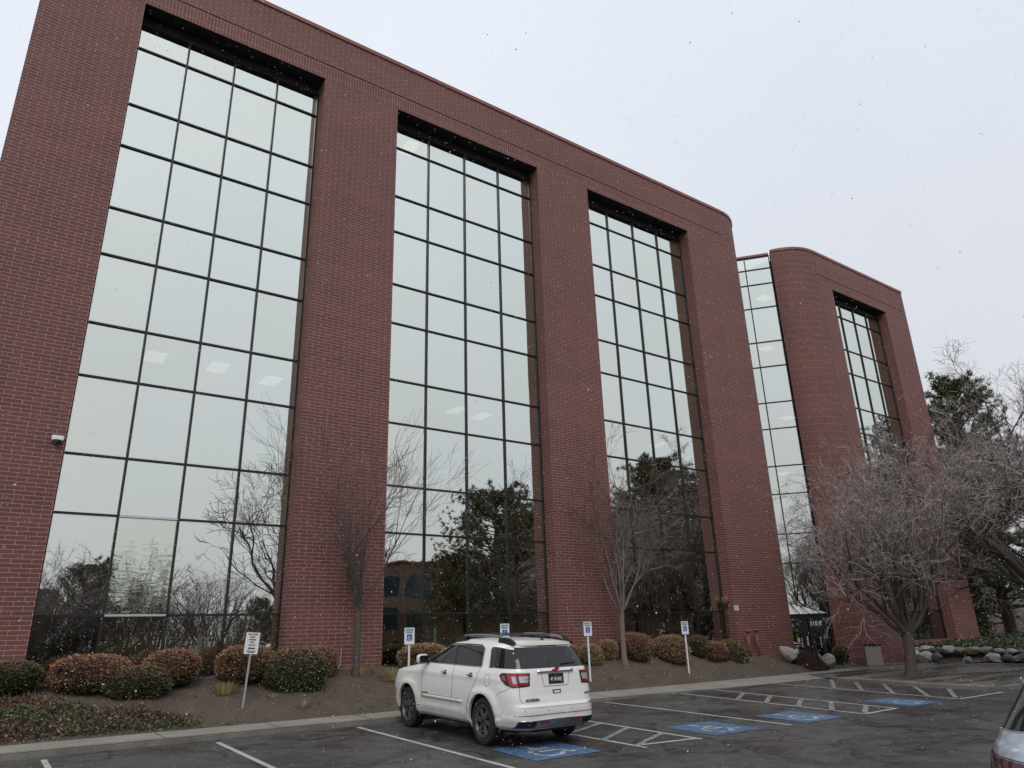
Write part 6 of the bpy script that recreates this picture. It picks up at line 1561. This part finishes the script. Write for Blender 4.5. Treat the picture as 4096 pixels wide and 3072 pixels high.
C2 = Car(RS, (0.0, 2.75), 0.35, 0.40, 0.04)
C2.body('body', M['paint_silver'], sil, M['well'])
for sd in (-1, 1):
    for wy in (0.0, 2.75): wheel(sil, (sd*0.915, wy, 0.35), sd, 0.35, rim=0.23, w=0.22, spokes=5)
for side in 'LD':
    gl = dict(mat=M['car_glass'], parent=sil, side=side, off=0.006, step=0.06)
    C2.patch([(2.0, 1.12), (1.4, 1.47), (1.02, 1.50), (0.95, 1.12)], 'front_door_glass', **gl); C2.patch([(0.92, 1.12), (0.99, 1.50), (0.25, 1.49), (0.05, 1.13)], 'rear_door_glass', **gl)
    C2.patch([(-0.02, 1.14), (0.16, 1.48), (-0.15, 1.46), (-0.42, 1.16)], 'quarter_glass', **gl)
    C2.line([(2.05, 1.11), (-0.45, 1.13)], 'window_moulding', M['chrome'], sil, side, 0.006, 0.003)
C2.patch([(-0.70, 1.145), (0.70, 1.145), (0.60, 1.33), (0.545, 1.50), (-0.545, 1.50), (-0.60, 1.33)], 'rear_glass', M['car_glass'], sil, 'B', 0.008)
for sd in (-1, 1):
    s1 = lambda pts: [(sd*a, b) for a, b in (pts if sd > 0 else pts[::-1])]
    C2.patch(s1([(0.705, 1.13), (0.765, 1.13), (0.66, 1.34), (0.60, 1.52), (0.545, 1.52), (0.61, 1.33)]), 'pillar_trim', M['trim'], sil, 'B', 0.007)
    t = C2.patch(s1([(0.40, 0.905), (0.40, 0.79), (0.86, 0.74), (0.925, 0.80), (0.925, 0.95), (0.80, 0.950)]), 'tail_light', M['lens_dark'], sil, 'B', 0.012, 0.04)
    q = C2.patch(s1([(0.82, 0.945), (0.80, 0.76), (0.86, 0.745), (0.922, 0.80), (0.922, 0.948)]), 'lens', M['lens_red'], sil, 'B', 0.016, 0.03); q.parent = t
    q = C2.line([(sd*0.42, 0.81), (sd*0.80, 0.775)], 'lens_rib', M['lens_red'], sil, 'B', 0.012, 0.016); q.parent = t
    C2.line([(sd*0.735, 1.125), (sd*0.79, 1.02), (sd*0.795, 0.955)], 'panel_gap', M['seam'], sil, 'B', 0.004, 0.002)
    C2.line([(sd*0.79, 0.955), (sd*0.40, 0.915), (0, 0.90)], 'panel_gap', M['seam'], sil, 'B', 0.005, 0.004)
    C2.line([(0, 1.135), (sd*0.70, 1.135), (sd*0.775, 1.128)], 'glass_rim', M['alloy_light'], sil, 'B', 0.006, 0.004)
C2.patch([(-0.55, 1.51), (0.55, 1.51), (0.50, 1.55), (-0.50, 1.55)], 'spoiler', M['paint_silver'], sil, 'B', 0.05, 0.06, edge=0.02)
C2.patch([(-0.72, 0.28), (0.72, 0.28), (0.78, 0.42), (-0.78, 0.42)], 'lower_bumper', M['trim'], sil, 'B', 0.008)
C2.patch([(-0.52, 1.48), (-0.66, 1.16), (0.66, 1.16), (0.52, 1.48)], 'windshield', M['car_glass'], sil, 'F', 0.006)
C2.patch([(-0.45, 0.62), (0.45, 0.62), (0.5, 0.86), (-0.5, 0.86)], 'grille', M['trim'], sil, 'F', 0.008)
for sd in (-1, 1):
    p = [(0.55, 0.74), (0.86, 0.78), (0.87, 0.90), (0.55, 0.88)]; C2.patch([(sd*a, b) for a, b in (p if sd > 0 else p[::-1])], 'headlight', M['lens_clear'], sil, 'F', 0.010)
m = MB(); m.box((-0.78, -0.6, 0.18), (0.78, 3.4, 0.30)); m.build('underbody', M['well'], sil)
hd_ = radians(0); sc2 = 1.09; rz2 = hd_-pi/2
dq = ray(3855, 2966); cq = Vector((0, 0, ZC))+dq*(7.35/dq.dot(CF)); off_ = Matrix.Rotation(rz2, 3, 'Z') @ (Vector((-0.925, -0.80, 0))*sc2)
sil.location = (cq.x-off_.x, cq.y-off_.y, lotz(cq.x-off_.x, cq.y-off_.y)); sil.rotation_euler = (0, 0, rz2); sil.scale = (sc2, sc2, sc2*1.02)
